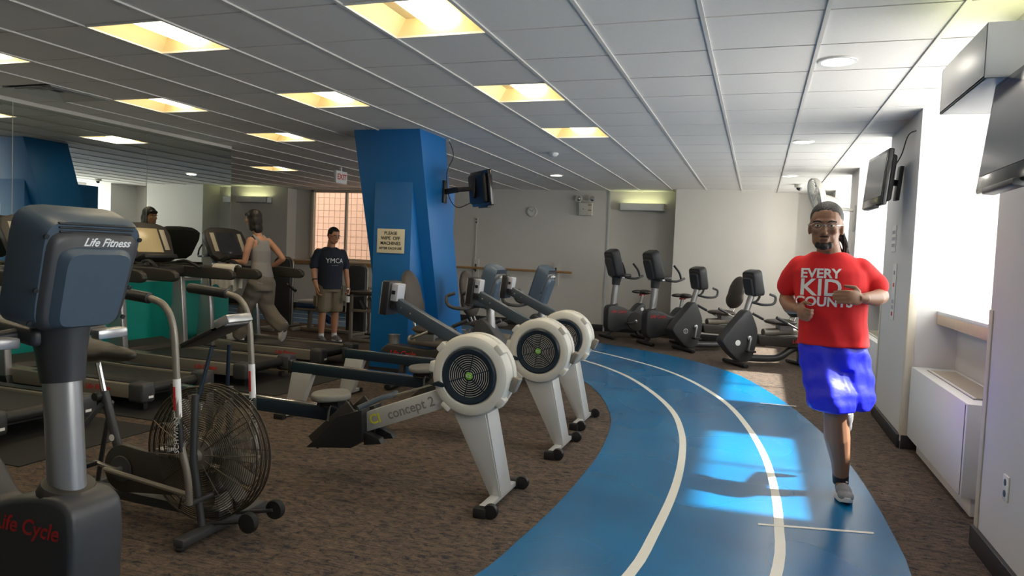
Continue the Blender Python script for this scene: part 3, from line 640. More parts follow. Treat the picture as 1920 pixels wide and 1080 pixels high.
# ================================================================ EQUIPMENT
# ---------------------------------------------------------------- rowing machine (x forward to the flywheel, origin on the floor under the front foot)
def make_rower():
    e = empty('rowing_machine')
    FC = Vector((-0.175, 0, 0.735)); RR = 0.24
    # flywheel housing
    prof = [(0.163, -0.085), (0.176, -0.098), (0.205, -0.100), (0.228, -0.088), (0.240, -0.06), (0.240, -0.012), (0.232, -0.008), (0.232, 0.008), (0.240, 0.012), (0.240, 0.06), (0.228, 0.088), (0.205, 0.100), (0.176, 0.098), (0.163, 0.085)]
    h = MB().lathe(prof, FC, 'y', 56, closed=True).build('flywheel_housing', 'cream', e)
    for a in (2.45, 0.75, -0.62, 3.0, -2.2):
        c = FC+Vector((0.238*math.cos(a), -0.055, 0.238*math.sin(a)))
        MB().box(c, (0.035, 0.075, 0.062), rotm('Y', -a)).build('clip', 'cream', h, 0.008, 2)
    for s in (-1, 1):
        g = MB().lathe([(0.165, s*0.096), (0.155, s*0.102), (0.132, s*0.098), (0.127, s*0.088), (0.163, s*0.086)], FC, 'y', 56, closed=True).build('grille_ring', 'navy', e)
        MB().lathe([(0.137, s*0.070), (0.137, s*0.074)], FC, 'y', 40).build('grille_back', 'black', g)
        w = MB()
        for k in range(9):
            q = 0.022+k*0.0125
            w.tube([FC+Vector((q*math.cos(t*PI/20), s*0.090, q*math.sin(t*PI/20))) for t in range(40)], 0.0021, 5, closed=True)
        w.build('grille_wire', 'greyplate', g)
        for k in range(6):
            a = k*PI/3+0.25; MB().bar(FC+Vector((0.015*math.cos(a), s*0.090, 0.015*math.sin(a))), FC+Vector((0.138*math.cos(a+0.1), s*0.090, 0.138*math.sin(a+0.1))), 0.006, 0.006, (0, 1, 0)).build('spoke', 'navy', g)
        MB().lathe([(0.022, s*0.086), (0.022, s*0.094), (0.018, s*0.0965)], FC, 'y', 24).build('hub_badge', 'green', g)
        put_text('hub_mark', 'C2', 0.024, 'whiteprint', g, FC+Vector((0, s*0.0972, 0)), (-s, 0, 0), (0, 0, 1))
    MB().prism([(-0.42, 0.665), (-0.36, 0.69), (-0.31, 0.672), (-0.33, 0.655)], -0.108, -0.096).build('damper_lever', 'navy', e, 0.002)
    MB().box((0.085, -0.02, 0.70), (0.04, 0.06, 0.09), rotm('Y', 0.4)).build('damper_block', 'taupe', e, 0.008)
    # front legs
    for y in (-0.05, 0.13):
        MB().prism([(-0.30, 0.55), (-0.08, 0.52), (0.035, 0.045), (-0.03, 0.045)], y-0.006, y+0.006).build('leg_plate', 'greyplate', e, 0.002)
    MB().prism([(-0.10, 0.55), (-0.07, 0.53), (0.040, 0.045), (0.020, 0.045)], -0.05, 0.13).build('leg_web', 'greyplate', e, 0.002)
    MB().box((0.0, 0, 0.035), (0.055, 0.52, 0.03)).build('front_foot_bar', 'greyplate', e, 0.004)
    for s in (-1, 1):
        MB().box((0.0, s*0.275, 0.028), (0.075, 0.06, 0.056)).build('foot_cap', 'rubber', e, 0.008)
        MB().lathe([(0.012, -0.018), (0.038, -0.016), (0.042, -0.01), (0.042, 0.01), (0.038, 0.016), (0.012, 0.018)], (0.06, s*0.275, 0.042), 'y', 20).build('wheel', 'black', e)
    # side frame with lettering
    a, b = Vector((-0.30, 0, 0.60)), Vector((-0.87, 0, 0.375)); d = (b-a).normalized()
    sf = MB().bar(a, b, 0.13, 0.115).build('side_frame', 'greyplate', e, 0.004)
    up = Vector((-d.z, 0, d.x)); up = up if up.z > 0 else -up
    put_text('frame_lettering', 'concept 2', 0.082, 'greyprint', sf, a+d*0.27+Vector((0, -0.0662, 0)), -d, up, bold=0.001)
    put_text('frame_mark', 'CI', 0.082, 'yellowprint', sf, a+d*0.525+Vector((0, -0.0662, 0)), -d, up, bold=0.0012, spacing=1.0)
    MB().lathe([(0.006, -0.068), (0.006, -0.064)], b-d*0.02, 'y', 10).build('bolt', 'chrome', sf)
    # foot stretcher
    for s in (-1, 1):
        MB().prism([(-0.85, 0.47), (-0.84, 0.28), (-0.92, 0.225), (-1.24, 0.19), (-1.20, 0.225), (-1.02, 0.41)], s*0.075-0.05, s*0.075+0.05).build('foot_box', 'black', e, 0.006)
        MB().bar((-0.93, s*0.10, 0.47), (-1.20, s*0.10, 0.22), 0.10, 0.016, (0, 1, 0)).build('foot_plate', 'darkbrown', e, 0.004)
        MB().tube(spline([(-1.02, s*0.04, 0.40), (-1.08, s*0.10, 0.46), (-1.06, s*0.16, 0.38)], 5), 0.008, 6).build('foot_strap', 'black', e)
        MB().prism([(-0.84, 0.33), (-0.74, 0.30), (-0.72, 0.27), (-0.84, 0.25)], s*0.075-0.03, s*0.075+0.03).build('heel_guard', 'black', e, 0.004)
    # rail, seat
    MB().bar((-0.86, 0, 0.385), (-2.38, 0, 0.405), 0.055, 0.085).build('rail', 'navy', e, 0.004)
    MB().bar((-1.04, 0, 0.433), (-2.38, 0, 0.452), 0.045, 0.010).build('rail_top', 'chrome', e, 0.001)
    MB().box((-2.385, 0, 0.41), (0.03, 0.075, 0.11)).build('rail_end_cap', 'black', e, 0.006)
    mb = MB(); P = []; n = 20
    for k in range(n):
        t = 2*PI*k/n; r = 1+0.16*math.cos(2*t)
        P.append((-1.14+0.105*r*math.cos(t), 0.155*math.sin(t)*(1-0.12*math.cos(t))))
    mb.prism(P, 0.485, 0.525, 'xy'); mb.build('seat', 'seatgrey', e, 0.014, 3)
    MB().box((-1.14, 0, 0.465), (0.15, 0.10, 0.05)).build('seat_carriage', 'black', e, 0.006)
    for s in (-1, 1): MB().lathe([(0.014, -0.01), (0.014, 0.01)], (-1.14+s*0.055, -0.05, 0.45), 'y', 12).build('roller', 'black', e)
    # rear leg
    MB().prism([(-2.16, 0.365), (-2.36, 0.365), (-2.42, 0.04), (-2.28, 0.04)], -0.035, 0.035).build('rear_leg', 'greyplate', e, 0.003)
    MB().box((-2.35, 0, 0.03), (0.07, 0.36, 0.028)).build('rear_foot_bar', 'greyplate', e, 0.003)
    for s in (-1, 1): MB().box((-2.35, s*0.195, 0.022), (0.09, 0.05, 0.044)).build('foot_cap', 'rubber', e, 0.006)
    # monitor arm and monitor
    MB().bar((-0.24, 0, 0.90), (-0.70, 0, 1.115), 0.062, 0.075).build('monitor_arm', 'slatedark', e, 0.006)
    for q in (0.05, 0.12): MB().lathe([(0.006, -0.036), (0.006, -0.031)], (-0.70+q*0.906, 0, 1.115-q*0.423), 'y', 8).build('bolt', 'chrome', e)
    Rm = rotm('Y', 0.10)
    mo = MB().box((-0.745, 0, 1.15), (0.05, 0.165, 0.205), Rm).build('monitor', 'black', e, 0.008)
    MB().box((-0.772, 0, 1.15), (0.008, 0.15, 0.195), Rm).build('monitor_face', 'greypad', mo, 0.002)
    MB().box((-0.70, 0, 1.185), (0.05, 0.10, 0.105), Rm).build('battery_pack', 'greypad', mo, 0.005)
    MB().box((-0.70, -0.052, 1.185), (0.022, 0.006, 0.022), Rm).build('jack', 'blackprint', mo)
    MB().lathe([(0.018, -0.045), (0.018, 0.045)], (-0.705, 0, 1.10), 'y', 14).build('pivot', 'black', e)
    # handle and chain
    MB().tube([(-0.40, 0, 0.66), (-0.72, 0, 0.545)], 0.005, 6).build('chain', 'steel', e)
    MB().tube(spline([(-0.82, -0.22, 0.50), (-0.74, -0.1, 0.545), (-0.72, 0, 0.55), (-0.74, 0.1, 0.545), (-0.82, 0.22, 0.50)], 5), 0.016, 10).build('handle', 'slatedark', e)
    return e
rw = make_rower()
tag(rw, 'pale grey rowing machine standing next to the air bike', 'rowing machine', 'rowing machines in a row along the track')
rw.location = (-1.36, 3.87, 0)
dup(rw, (-1.325, 5.12, 0), 0, 'pale grey rowing machine between the two other rowing machines')
dup(rw, (-1.375, 6.03, 0), 0, 'pale grey rowing machine beside the seated exercise bikes at the column')

# ---------------------------------------------------------------- consoles shared by the bikes: faces -x (rider), back towards +x
def console(e, c, w, h, t, tilt, full):
    R = rotm('Y', tilt); c = Vector(c)
    def P(x, y, z): return c+R @ Vector((x, y, z))
    def shell(x0, x1, w0, h0, w1, h1, dz0=0, dz1=0, n=7):
        def ring(x, ww, hh, dz):
            out = []
            for k in range(4*n):
                a = 2*PI*(k+0.5)/(4*n); ca, sa = math.cos(a), math.sin(a); p = 0.28
                y = ww/2*math.copysign(abs(ca)**p, ca); z = hh/2*math.copysign(abs(sa)**p, sa)
                y *= 1+0.10*(z/hh+0.0)
                z += 0.025*hh*(1-(2*y/ww)**2) if z > 0 else 0
                out.append(P(x, y, z+dz))
            return out
        m_ = 4*n; mb = MB(); vs = ring(x0, w0*0.94, h0*0.95, dz0)+ring(x0+(x1-x0)*0.12, w0, h0, dz0)+ring(x0+(x1-x0)*0.75, w1*1.02, h1*1.01, dz1)+ring(x1, w1*0.93, h1*0.94, dz1)
        fs = [tuple(range(m_))[::-1], tuple(range(3*m_, 4*m_))]
        for q in range(3):
            for k in range(m_): fs.append((q*m_+k, q*m_+(k+1) % m_, (q+1)*m_+(k+1) % m_, (q+1)*m_+k))
        return mb.add(vs, fs)
    b = shell(-t*0.5, t*0.42, w, h, w*0.93, h*0.95).build('console', 'slate' if full else 'dark', e, 0, 2, 40)
    shell(t*0.36, t*0.72, w*0.74, h*0.74, w*0.62, h*0.66, -h*0.09, -h*0.10).build('back_cover', 'slate' if full else 'dark', b, 0, 2, 40)
    shell(t*0.36, t*0.55, w*0.84, h*0.86, w*0.78, h*0.80, -h*0.05, -h*0.05).build('back_ridge', 'dark' if full else 'darkbrown', b, 0, 2, 40)
    fr_ = MB().box(P(-t*0.5, 0, 0.0), (0.008, w*0.78, h*0.72), R).build('screen_face', 'glossblack', b, 0.003)
    MB().box(P(-t*0.5-0.005, 0, 0.03), (0.004, w*0.56, h*0.42), R).build('screen', 'screen', fr_)
    if full:
        for k in range(3): MB().box(P(t*0.425, 0.0, h*(0.445-0.034*k)), (0.012, w*(0.72-0.02*k), h*0.014), R).build('vent_slot', 'blackprint', b, 0.002)
        for sy in (-1, 1):
            for sz in (0.33, -0.12, -0.40): MB().lathe([(0.008, 0), (0.008, 0.006), (0.005, 0.0065)], (0, 0, 0), 'x', 12).build('screw', 'blackprint', b).matrix_local = Matrix.Translation(P(t*(0.41), sy*w*0.44, h*sz)) @ R.to_4x4()
        put_text('maker_lettering', 'Life Fitness', 0.038, 'whiteprint', b, P(t*0.555, 0.03, h*0.305), R @ Vector((0, 1, 0)), R @ Vector((0, 0, 1)), shear=0.3, bold=0.0008)
    return b
# ---------------------------------------------------------------- upright exercise bike (x forward)
def make_upright(full):
    e = empty('upright_bike')
    prof = [(0.40, 0.20), (0.405, 0.50), (0.37, 0.585), (0.27, 0.60), (0.10, 0.565), (-0.08, 0.50), (-0.19, 0.60), (-0.27, 0.645), (-0.34, 0.60), (-0.345, 0.40), (-0.30, 0.22), (-0.20, 0.13), (0.05, 0.17), (0.20, 0.13), (0.34, 0.13)]
    P = spline([(x, 0, z) for x, z in prof+[prof[0]]], 4)
    sh = MB().prism([(p.x, p.z) for p in P[:-1]], -0.10, 0.10).build('shroud', 'dark', e, 0.022, 3)
    for s in (-1, 1):
        MB().lathe([(0.16, s*0.098), (0.155, s*0.112), (0.0001, s*0.115)], (-0.14, 0, 0.32), 'y', 30).build('crank_cover', 'darkbrown', e)
        MB().lathe([(0.030, s*0.11), (0.030, s*0.135), (0.022, s*0.14)], (-0.14, 0, 0.32), 'y', 18).build('crank_hub', 'silver', e)
        MB().bar((-0.14, s*0.145, 0.32), (-0.14+s*0.16, s*0.150, 0.32-s*0.03), 0.022, 0.03, (0, 1, 0)).build('crank_arm', 'dark', e, 0.004)
        MB().box((-0.14+s*0.165, s*0.20, 0.32-s*0.03), (0.11, 0.09, 0.025)).build('pedal', 'black', e, 0.005)
        put_text('red_lettering', 'Life Cycle', 0.075, 'red', sh, (0.20, s*0.1012, 0.49), (-s, 0, 0), (0, 0, 1), shear=0.25, bold=0.001)
        MB().lathe([(0.03, s*0.100), (0.03, s*0.1015)], (-0.27, 0, 0.54), 'y', 20).build('round_badge', 'whiteprint', sh)
    MB().tube([(0.255, 0, 0.585), (0.265, 0, 0.62)], [0.085, 0.075], 20, ry=[0.095, 0.085]).build('post_collar', 'darkbrown', e, 0.006)
    MB().tube([(0.26, 0, 0.58), (0.225, 0, 1.0)], 0.062, 24, ry=0.055).build('post', 'silver', e)
    MB().tube([(0.232, 0, 0.96), (0.222, 0, 1.06), (0.215, 0, 1.14)], [0.072, 0.085, 0.105], 24, ry=[0.062, 0.070, 0.08]).build('neck', 'dark', e)
    console(e, (0.29, 0, 1.345) if not full else (0.28, 0, 1.335), 0.40 if not full else 0.38, 0.50 if not full else 0.385, 0.15, 0.30 if not full else 0.26, full)
    # handlebars
    MB().box((0.10, 0, 1.125), (0.26, 0.20, 0.06), rotm('Y', 0.12)).build('bar_housing', 'dark', e, 0.02, 3)
    for s in (-1, 1):
        MB().tube(spline([(0.14, s*0.08, 1.12), (0.10, s*0.25, 1.10), (-0.02, s*0.29, 1.10), (-0.16, s*0.27, 1.15)], 6), 0.02, 12).build('handlebar', 'dark', e)
        MB().tube(spline([(-0.10, s*0.28, 1.12), (-0.06, s*0.27, 1.24), (0.02, s*0.22, 1.36)], 5), 0.018, 12).build('grip', 'black', e)
        MB().bar((0.20, s*0.14, 1.10), (0.215, s*0.25, 1.105), 0.05, 0.035).build('pulse_grip', 'silver', e, 0.008)
    # saddle
    MB().tube([(-0.27, 0, 0.60), (-0.315, 0, 0.80)], 0.028, 16).build('seat_post', 'silver', e)
    mb = MB()
    mb.sphere((-0.36, 0, 0.845), (0.13, 0.125, 0.045)); mb.sphere((-0.22, 0, 0.85), (0.13, 0.045, 0.035))
    remeshed('saddle', mb, 0.012, 4, 'darkbrown', e)
    MB().box((-0.31, 0, 0.795), (0.10, 0.05, 0.03)).build('adjust_lever', 'red', e, 0.006)
    # stabilisers
    for x in (0.36, -0.28):
        MB().tube([(x, -0.27, 0.035), (x, 0.27, 0.035)], 0.035, 14, ry=0.03).build('stabiliser', 'black', e, 0.006)
        MB().bar((x, 0, 0.05), (x*0.7, 0, 0.17), 0.07, 0.05).build('frame_foot', 'dark', e, 0.006)
    return e
ub = make_upright(True); ub.location = (-2.41, 1.765, 0.0); ub.rotation_euler = (0, 0, -0.03)
tag(ub, 'large upright exercise bike with slate console and thick silver post', 'exercise bike')
us = make_upright(False); HD = math.atan2(-0.6, -0.8)
us.location = (-2.21, 12.86, 0); us.rotation_euler = (0, 0, HD); tag(us, 'upright exercise bike closest to the ballet barre', 'exercise bike', 'grey exercise bikes by the back wall')
dup(us, (-1.44, 12.32, 0), HD, 'upright exercise bike between another upright bike and a seated bike')

# ---------------------------------------------------------------- recumbent exercise bike (x forward)
def make_recumbent(big=False):
    e = empty('recumbent_bike')
    prof = [(0.60, 0.34), (0.56, 0.42), (0.36, 0.66), (0.26, 0.77), (0.19, 0.78), (0.12, 0.66), (0.06, 0.50), (0.07, 0.30), (0.14, 0.10), (0.24, 0.06), (0.34, 0.08), (0.50, 0.22)]
    P = spline([(x, 0, z) for x, z in prof+[prof[0]]], 4)
    sh = MB().prism([(p.x, p.z) for p in P[:-1]], -0.10, 0.10).build('shroud', 'dark', e, 0.02, 3)
    for s in (-1, 1):
        MB().lathe([(0.034, s*0.10), (0.034, s*0.125), (0.026, s*0.13)], (0.19, 0, 0.40), 'y', 18).build('crank_hub', 'silver', e)
        MB().bar((0.19, s*0.14, 0.40), (0.19+s*0.03, s*0.145, 0.40-s*0.17), 0.024, 0.034, (0, 1, 0)).build('crank_arm', 'silver', e, 0.005)
        MB().box((0.19+s*0.03, s*0.20, 0.40-s*0.175), (0.12, 0.10, 0.03)).build('pedal', 'black', e, 0.006)
        b_ = MB().lathe([(0.040, s*0.1), (0.040, s*0.1015)], (0.36, 0, 0.33), 'y', 24).build('round_badge', 'whiteprint', sh)
        MB().lathe([(0.032, s*0.1016), (0.032, s*0.1022)], (0.36, 0, 0.33), 'y', 24).build('badge_centre', 'dark', b_)
        put_text('badge_mark', 'S', 0.05, 'whiteprint', b_, (0.36, s*0.1026, 0.33), (-s, 0, 0), (0, 0, 1))
    MB().tube([(0.22, 0, 0.70), (0.12, 0, 1.04)] if not big else [(0.30, 0, 0.62), (0.27, 0, 0.95)], 0.042, 18, ry=0.05).build('post', 'silver', e)
    if big: console(e, (0.27, 0, 1.10), 0.38, 0.45, 0.14, 0.30, True)
    else: console(e, (0.12, 0, 1.17), 0.36, 0.37, 0.13, 0.22, False)
    MB().tube(spline([(0.14, -0.06, 0.90), (0.06, -0.20, 0.88), (-0.08, -0.22, 0.90), (-0.12, -0.20, 0.99), (-0.04, -0.18, 1.03)], 6), 0.018, 10).build('front_handle', 'dark', e)
    MB().tube(spline([(0.14, 0.06, 0.90), (0.06, 0.20, 0.88), (-0.08, 0.22, 0.90), (-0.12, 0.20, 0.99), (-0.04, 0.18, 1.03)], 6), 0.018, 10).build('front_handle', 'dark', e)
    MB().tube(spline([(0.20, 0, 0.11), (-0.16, 0, 0.10), (-0.36, 0, 0.12), (-0.56, 0, 0.24), (-0.74, 0, 0.30)], 6), 0.055, 14, ry=0.05).build('lower_frame', 'dark', e)
    rh = MB().prism([(0.04, 0.45), (0.0, 0.30), (-0.60, 0.26), (-0.88, 0.30), (-0.92, 0.38), (-0.84, 0.45), (-0.4, 0.42)], -0.075, 0.075).build('seat_rail_housing', 'darkbrown', e, 0.018, 3)
    for s in (-1, 1): put_text('red_lettering', 'Life Cycle', 0.075, 'red', rh, (-0.66, s*0.0765, 0.355), (-s, 0, 0), (0, 0, 1), shear=0.25, bold=0.001)
    MB().tube([(-0.08, 0, 0.475), (-0.62, 0, 0.50)], 0.055, 18).build('seat_track', 'taupe', e, 0.008)
    MB().box((-0.42, 0, 0.55), (0.22, 0.12, 0.10)).build('seat_bracket', 'silver', e, 0.012)
    mb = MB(); mb.sphere((-0.38, 0, 0.625), (0.20, 0.21, 0.05)); mb.sphere((-0.26, 0, 0.63), (0.14, 0.19, 0.04)); remeshed('seat', mb, 0.014, 4, 'vinyl', e)
    mb = MB(); Rb = rotm('Y', -0.24)
    mb.sphere((-0.61, 0, 0.98), (0.07, 0.20, 0.26), R=Rb); mb.sphere((-0.585, 0, 0.86), (0.075, 0.22, 0.17), R=Rb)
    remeshed('backrest', mb, 0.014, 4, 'vinyl', e)
    for s in (-1, 1):
        MB().tube([(-0.50, s*0.05, 0.58), (-0.60, s*0.05, 0.80)], 0.014, 8).build('back_support', 'steel', e)
        MB().tube(spline([(-0.52, s*0.10, 0.56), (-0.46, s*0.27, 0.55), (-0.34, s*0.30, 0.60), (-0.12, s*0.30, 0.70)], 6), 0.014, 10).build('side_handle', 'steel', e)
        MB().tube([(-0.26, s*0.30, 0.637), (-0.09, s*0.30, 0.715)], 0.021, 12).build('grip', 'dark', e)
    MB().lathe([(0.055, 0.0), (0.06, 0.09), (0.064, 0.10), (0.05, 0.098), (0.046, 0.03), (0.0001, 0.03)], (-0.80, 0.0, 0.44), 'z', 22).build('bottle_cup', 'silver', e)
    for x in (0.33, -0.70):
        MB().tube([(x, -0.30, 0.035), (x, 0.30, 0.035)], 0.04, 14, ry=0.03).build('stabiliser', 'black', e, 0.006)
    MB().bar((-0.70, 0, 0.04), (-0.68, 0, 0.28), 0.07, 0.06).build('rear_leg', 'dark', e, 0.006)
    return e
rc = make_recumbent(True)
rc.location = (-2.80, 6.72, 0); tag(rc, 'recumbent exercise bike in front of the blue column', 'exercise bike', 'recumbent exercise bikes')
dup(rc, (-2.53, 7.62, 0), 0, 'recumbent exercise bike to the right side of the blue column')
rc = make_recumbent(); tag(rc, 'x', 'exercise bike', 'recumbent exercise bikes'); rc.location = (-0.80, 11.90, 0); rc.rotation_euler = (0, 0, HD); rc['label'] = 'recumbent exercise bike beside the two upright bikes'
#, HD, 'recumbent exercise bike beside the two upright bikes')
dup(rc, (0.05, 10.72, 0), math.atan2(-0.52, -0.85), 'recumbent exercise bike just behind the runner')

# ---------------------------------------------------------------- treadmill (x forward to the console, origin at the rear on the floor)
def make_treadmill():
    e = empty('treadmill')
    MB().box((0.86, 0, 0.195), (1.50, 0.53, 0.02)).build('running_belt', 'belt', e, 0.006)
    MB().box((0.86, 0, 0.14), (1.44, 0.56, 0.09)).build('deck', 'black', e)
    MB().tube([(0.10, -0.27, 0.165), (0.10, 0.27, 0.165)], 0.045, 16).build('rear_roller', 'belt', e)
    for s in (-1, 1):
        r = MB().prism([(0.12, 0.225), (0.12, 0.10), (1.65, 0.10), (1.65, 0.24), (0.9, 0.225)], s*0.345-0.065, s*0.345+0.065).build('side_rail', 'taupe', e, 0.012, 3)
        MB().box((0.86, s*0.335, 0.229), (1.40, 0.09, 0.008)).build('foot_strip', 'black', r, 0.002)
        put_text('red_lettering', 'Life Fitness', 0.062, 'red', r, (0.48, s*0.411, 0.165), (-s, 0, 0), (0, 0, 1), shear=0.25, bold=0.001)
        MB().box((0.065, s*0.345, 0.155), (0.17, 0.145, 0.17)).build('end_cap', 'dark', e, 0.03, 3)
        MB().box((0.09, s*0.30, 0.03), (0.05, 0.05, 0.06)).build('foot', 'rubber', e, 0.006)
        MB().box((-0.021, s*0.33, 0.12), (0.003, 0.05, 0.02)).build('label_plate', 'whiteprint', e)
        u = MB().prism([(1.50, 0.10), (1.76, 0.10), (1.70, 1.02), (1.58, 1.02)], s*0.42-0.035, s*0.42+0.035).build('upright', 'silver', e, 0.014, 3)
        MB().lathe([(0.032, -0.037), (0.032, -0.0355), (0.027, -0.0355), (0.027, -0.037)], (1.63, s*0.42, 0.88), 'y', 24, closed=True).build('round_badge', 'whiteprint', u)
        MB().prism([(1.46, 0.06), (1.80, 0.06), (1.77, 0.17), (1.49, 0.17)], s*0.42-0.045, s*0.42+0.045).build('upright_foot', 'black', e, 0.01)
        MB().prism([(0.84, 1.05), (0.855, 1.095), (0.91, 1.125), (1.15, 1.14), (1.76, 1.145), (1.76, 1.02), (1.1, 1.005), (0.90, 1.005), (0.86, 1.02)], s*0.42-0.034, s*0.42+0.034).build('handrail', 'darkbrown', e, 0.014, 3)
        MB().tube(spline([(1.50, s*0.24, 1.19), (1.38, s*0.26, 1.20), (1.22, s*0.30, 1.13)], 6), 0.017, 10).build('inner_grip', 'black', e)
    MB().prism([(1.55, 0.10), (1.93, 0.10), (1.93, 0.22), (1.80, 0.31), (1.60, 0.25)], -0.36, 0.36).build('motor_hood', 'darkbrown', e, 0.025, 3)
    MB().box((1.63, 0, 1.09), (0.20, 0.80, 0.11)).build('cross_bar', 'darkbrown', e, 0.03, 3)
    R = rotm('Y', 0.42)
    def P(x, y, z): return Vector((1.63, 0, 1.20))+R @ Vector((x, y, z))
    mb = MB(); poly = [(-0.25, 0.0), (-0.33, 0.06), (-0.36, 0.30), (-0.33, 0.40), (-0.22, 0.435), (0, 0.445), (0.22, 0.435), (0.33, 0.40), (0.36, 0.30), (0.33, 0.06), (0.25, 0.0)]
    n = len(poly); vs = [P(-0.035, y, z) for y, z in poly]+[P(0.045, y*0.95, z*0.98) for y, z in poly]
    mb.add(vs, [tuple(range(n)), tuple(range(2*n-1, n-1, -1))]+[(i, i+n, (i+1) % n+n, (i+1) % n) for i in range(n)])
    c = mb.build('console', 'darkbrown', e, 0.012, 3)
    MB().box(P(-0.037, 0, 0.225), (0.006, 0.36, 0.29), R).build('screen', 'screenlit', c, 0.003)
    for s in (-1, 1): MB().box(P(-0.037, s*0.245, 0.235), (0.006, 0.07, 0.25), R).build('button_panel', 'screenbutton', c, 0.003)
    MB().box(P(-0.09, 0, -0.01), (0.14, 0.46, 0.05), R).build('keypad_shelf', 'black', c, 0.012)
    for k in range(5): MB().box(P(-0.115, -0.10+k*0.05, 0.017), (0.03, 0.032, 0.006), R).build('key', 'red' if k in (0, 4) else 'green' if k == 2 else 'screenbutton', c)
    return e
tm = make_treadmill(); tm.location = (-4.75, 3.70, 0.006); tm.rotation_euler = (0, 0, PI)
tag(tm, 'treadmill behind the large upright bike with the silver post', 'treadmill', 'treadmills facing the mirror')
dup(tm, (-4.75, 4.95, 0.006), PI, 'treadmill behind the air bike, two away from the walking woman')
dup(tm, (-4.75, 6.20, 0.006), PI, 'treadmill with a cream screen coloured as if lit, next to the walking woman')
t4 = dup(tm, (-4.72, 7.45, 0.006), PI, 'treadmill the woman is walking on, white towel on its rail')
for c in t4.children:
    if c.name.startswith('console'):
        for g in c.children:
            if g.name.startswith('screen'): g.data = g.data.copy(); g.data.materials[0] = M['screen']
tw = empty('towel', (-6.06, 7.03, 1.10)); tag(tw, 'white towel hanging over the treadmill rail', 'towel')
mb = MB()
prof = [(-0.066, -0.20), (-0.074, -0.05), (-0.07, 0.03), (-0.04, 0.062), (0.0, 0.07), (0.04, 0.062), (0.07, 0.03), (0.076, -0.05), (0.07, -0.24)]
vs = []; fs = []; nx = 14
for i in range(nx+1):
    u = -0.16+0.32*i/nx; wv = 0.008*math.sin(i*1.9)+0.004*math.sin(i*3.3)
    for (y, z) in prof: vs.append((u, y*(1+wv*6)+(wv if abs(y) > 0.05 else 0), z+(0.03*math.sin(i*0.6) if z < -0.15 else 0)))
q = len(prof)
for i in range(nx):
    for k in range(q-1): fs.append((i*q+k, i*q+k+1, (i+1)*q+k+1, (i+1)*q+k))
mb.add(vs, fs); to = mb.build('cloth', 'towel', tw, 0, 2, 80); sm = to.modifiers.new('t', 'SOLIDIFY'); sm.thickness = 0.008; sm.offset = 1
# dark rubber mats under the treadmills
for y, lb in ((3.70, 'black rubber mat under the treadmill by the large upright bike'), (4.95, 'black rubber mat under the treadmill behind the air bike'), (6.20, 'black rubber mat under the treadmill with the cream screen'), (7.45, 'black rubber mat under the treadmill with the walking woman')):
    tag(MB().box((-5.50, y, 0.003), (2.5, 1.12, 0.006)).build('rubber_mat', 'rubber'), lb, 'mat', 'rubber mats under the treadmills')

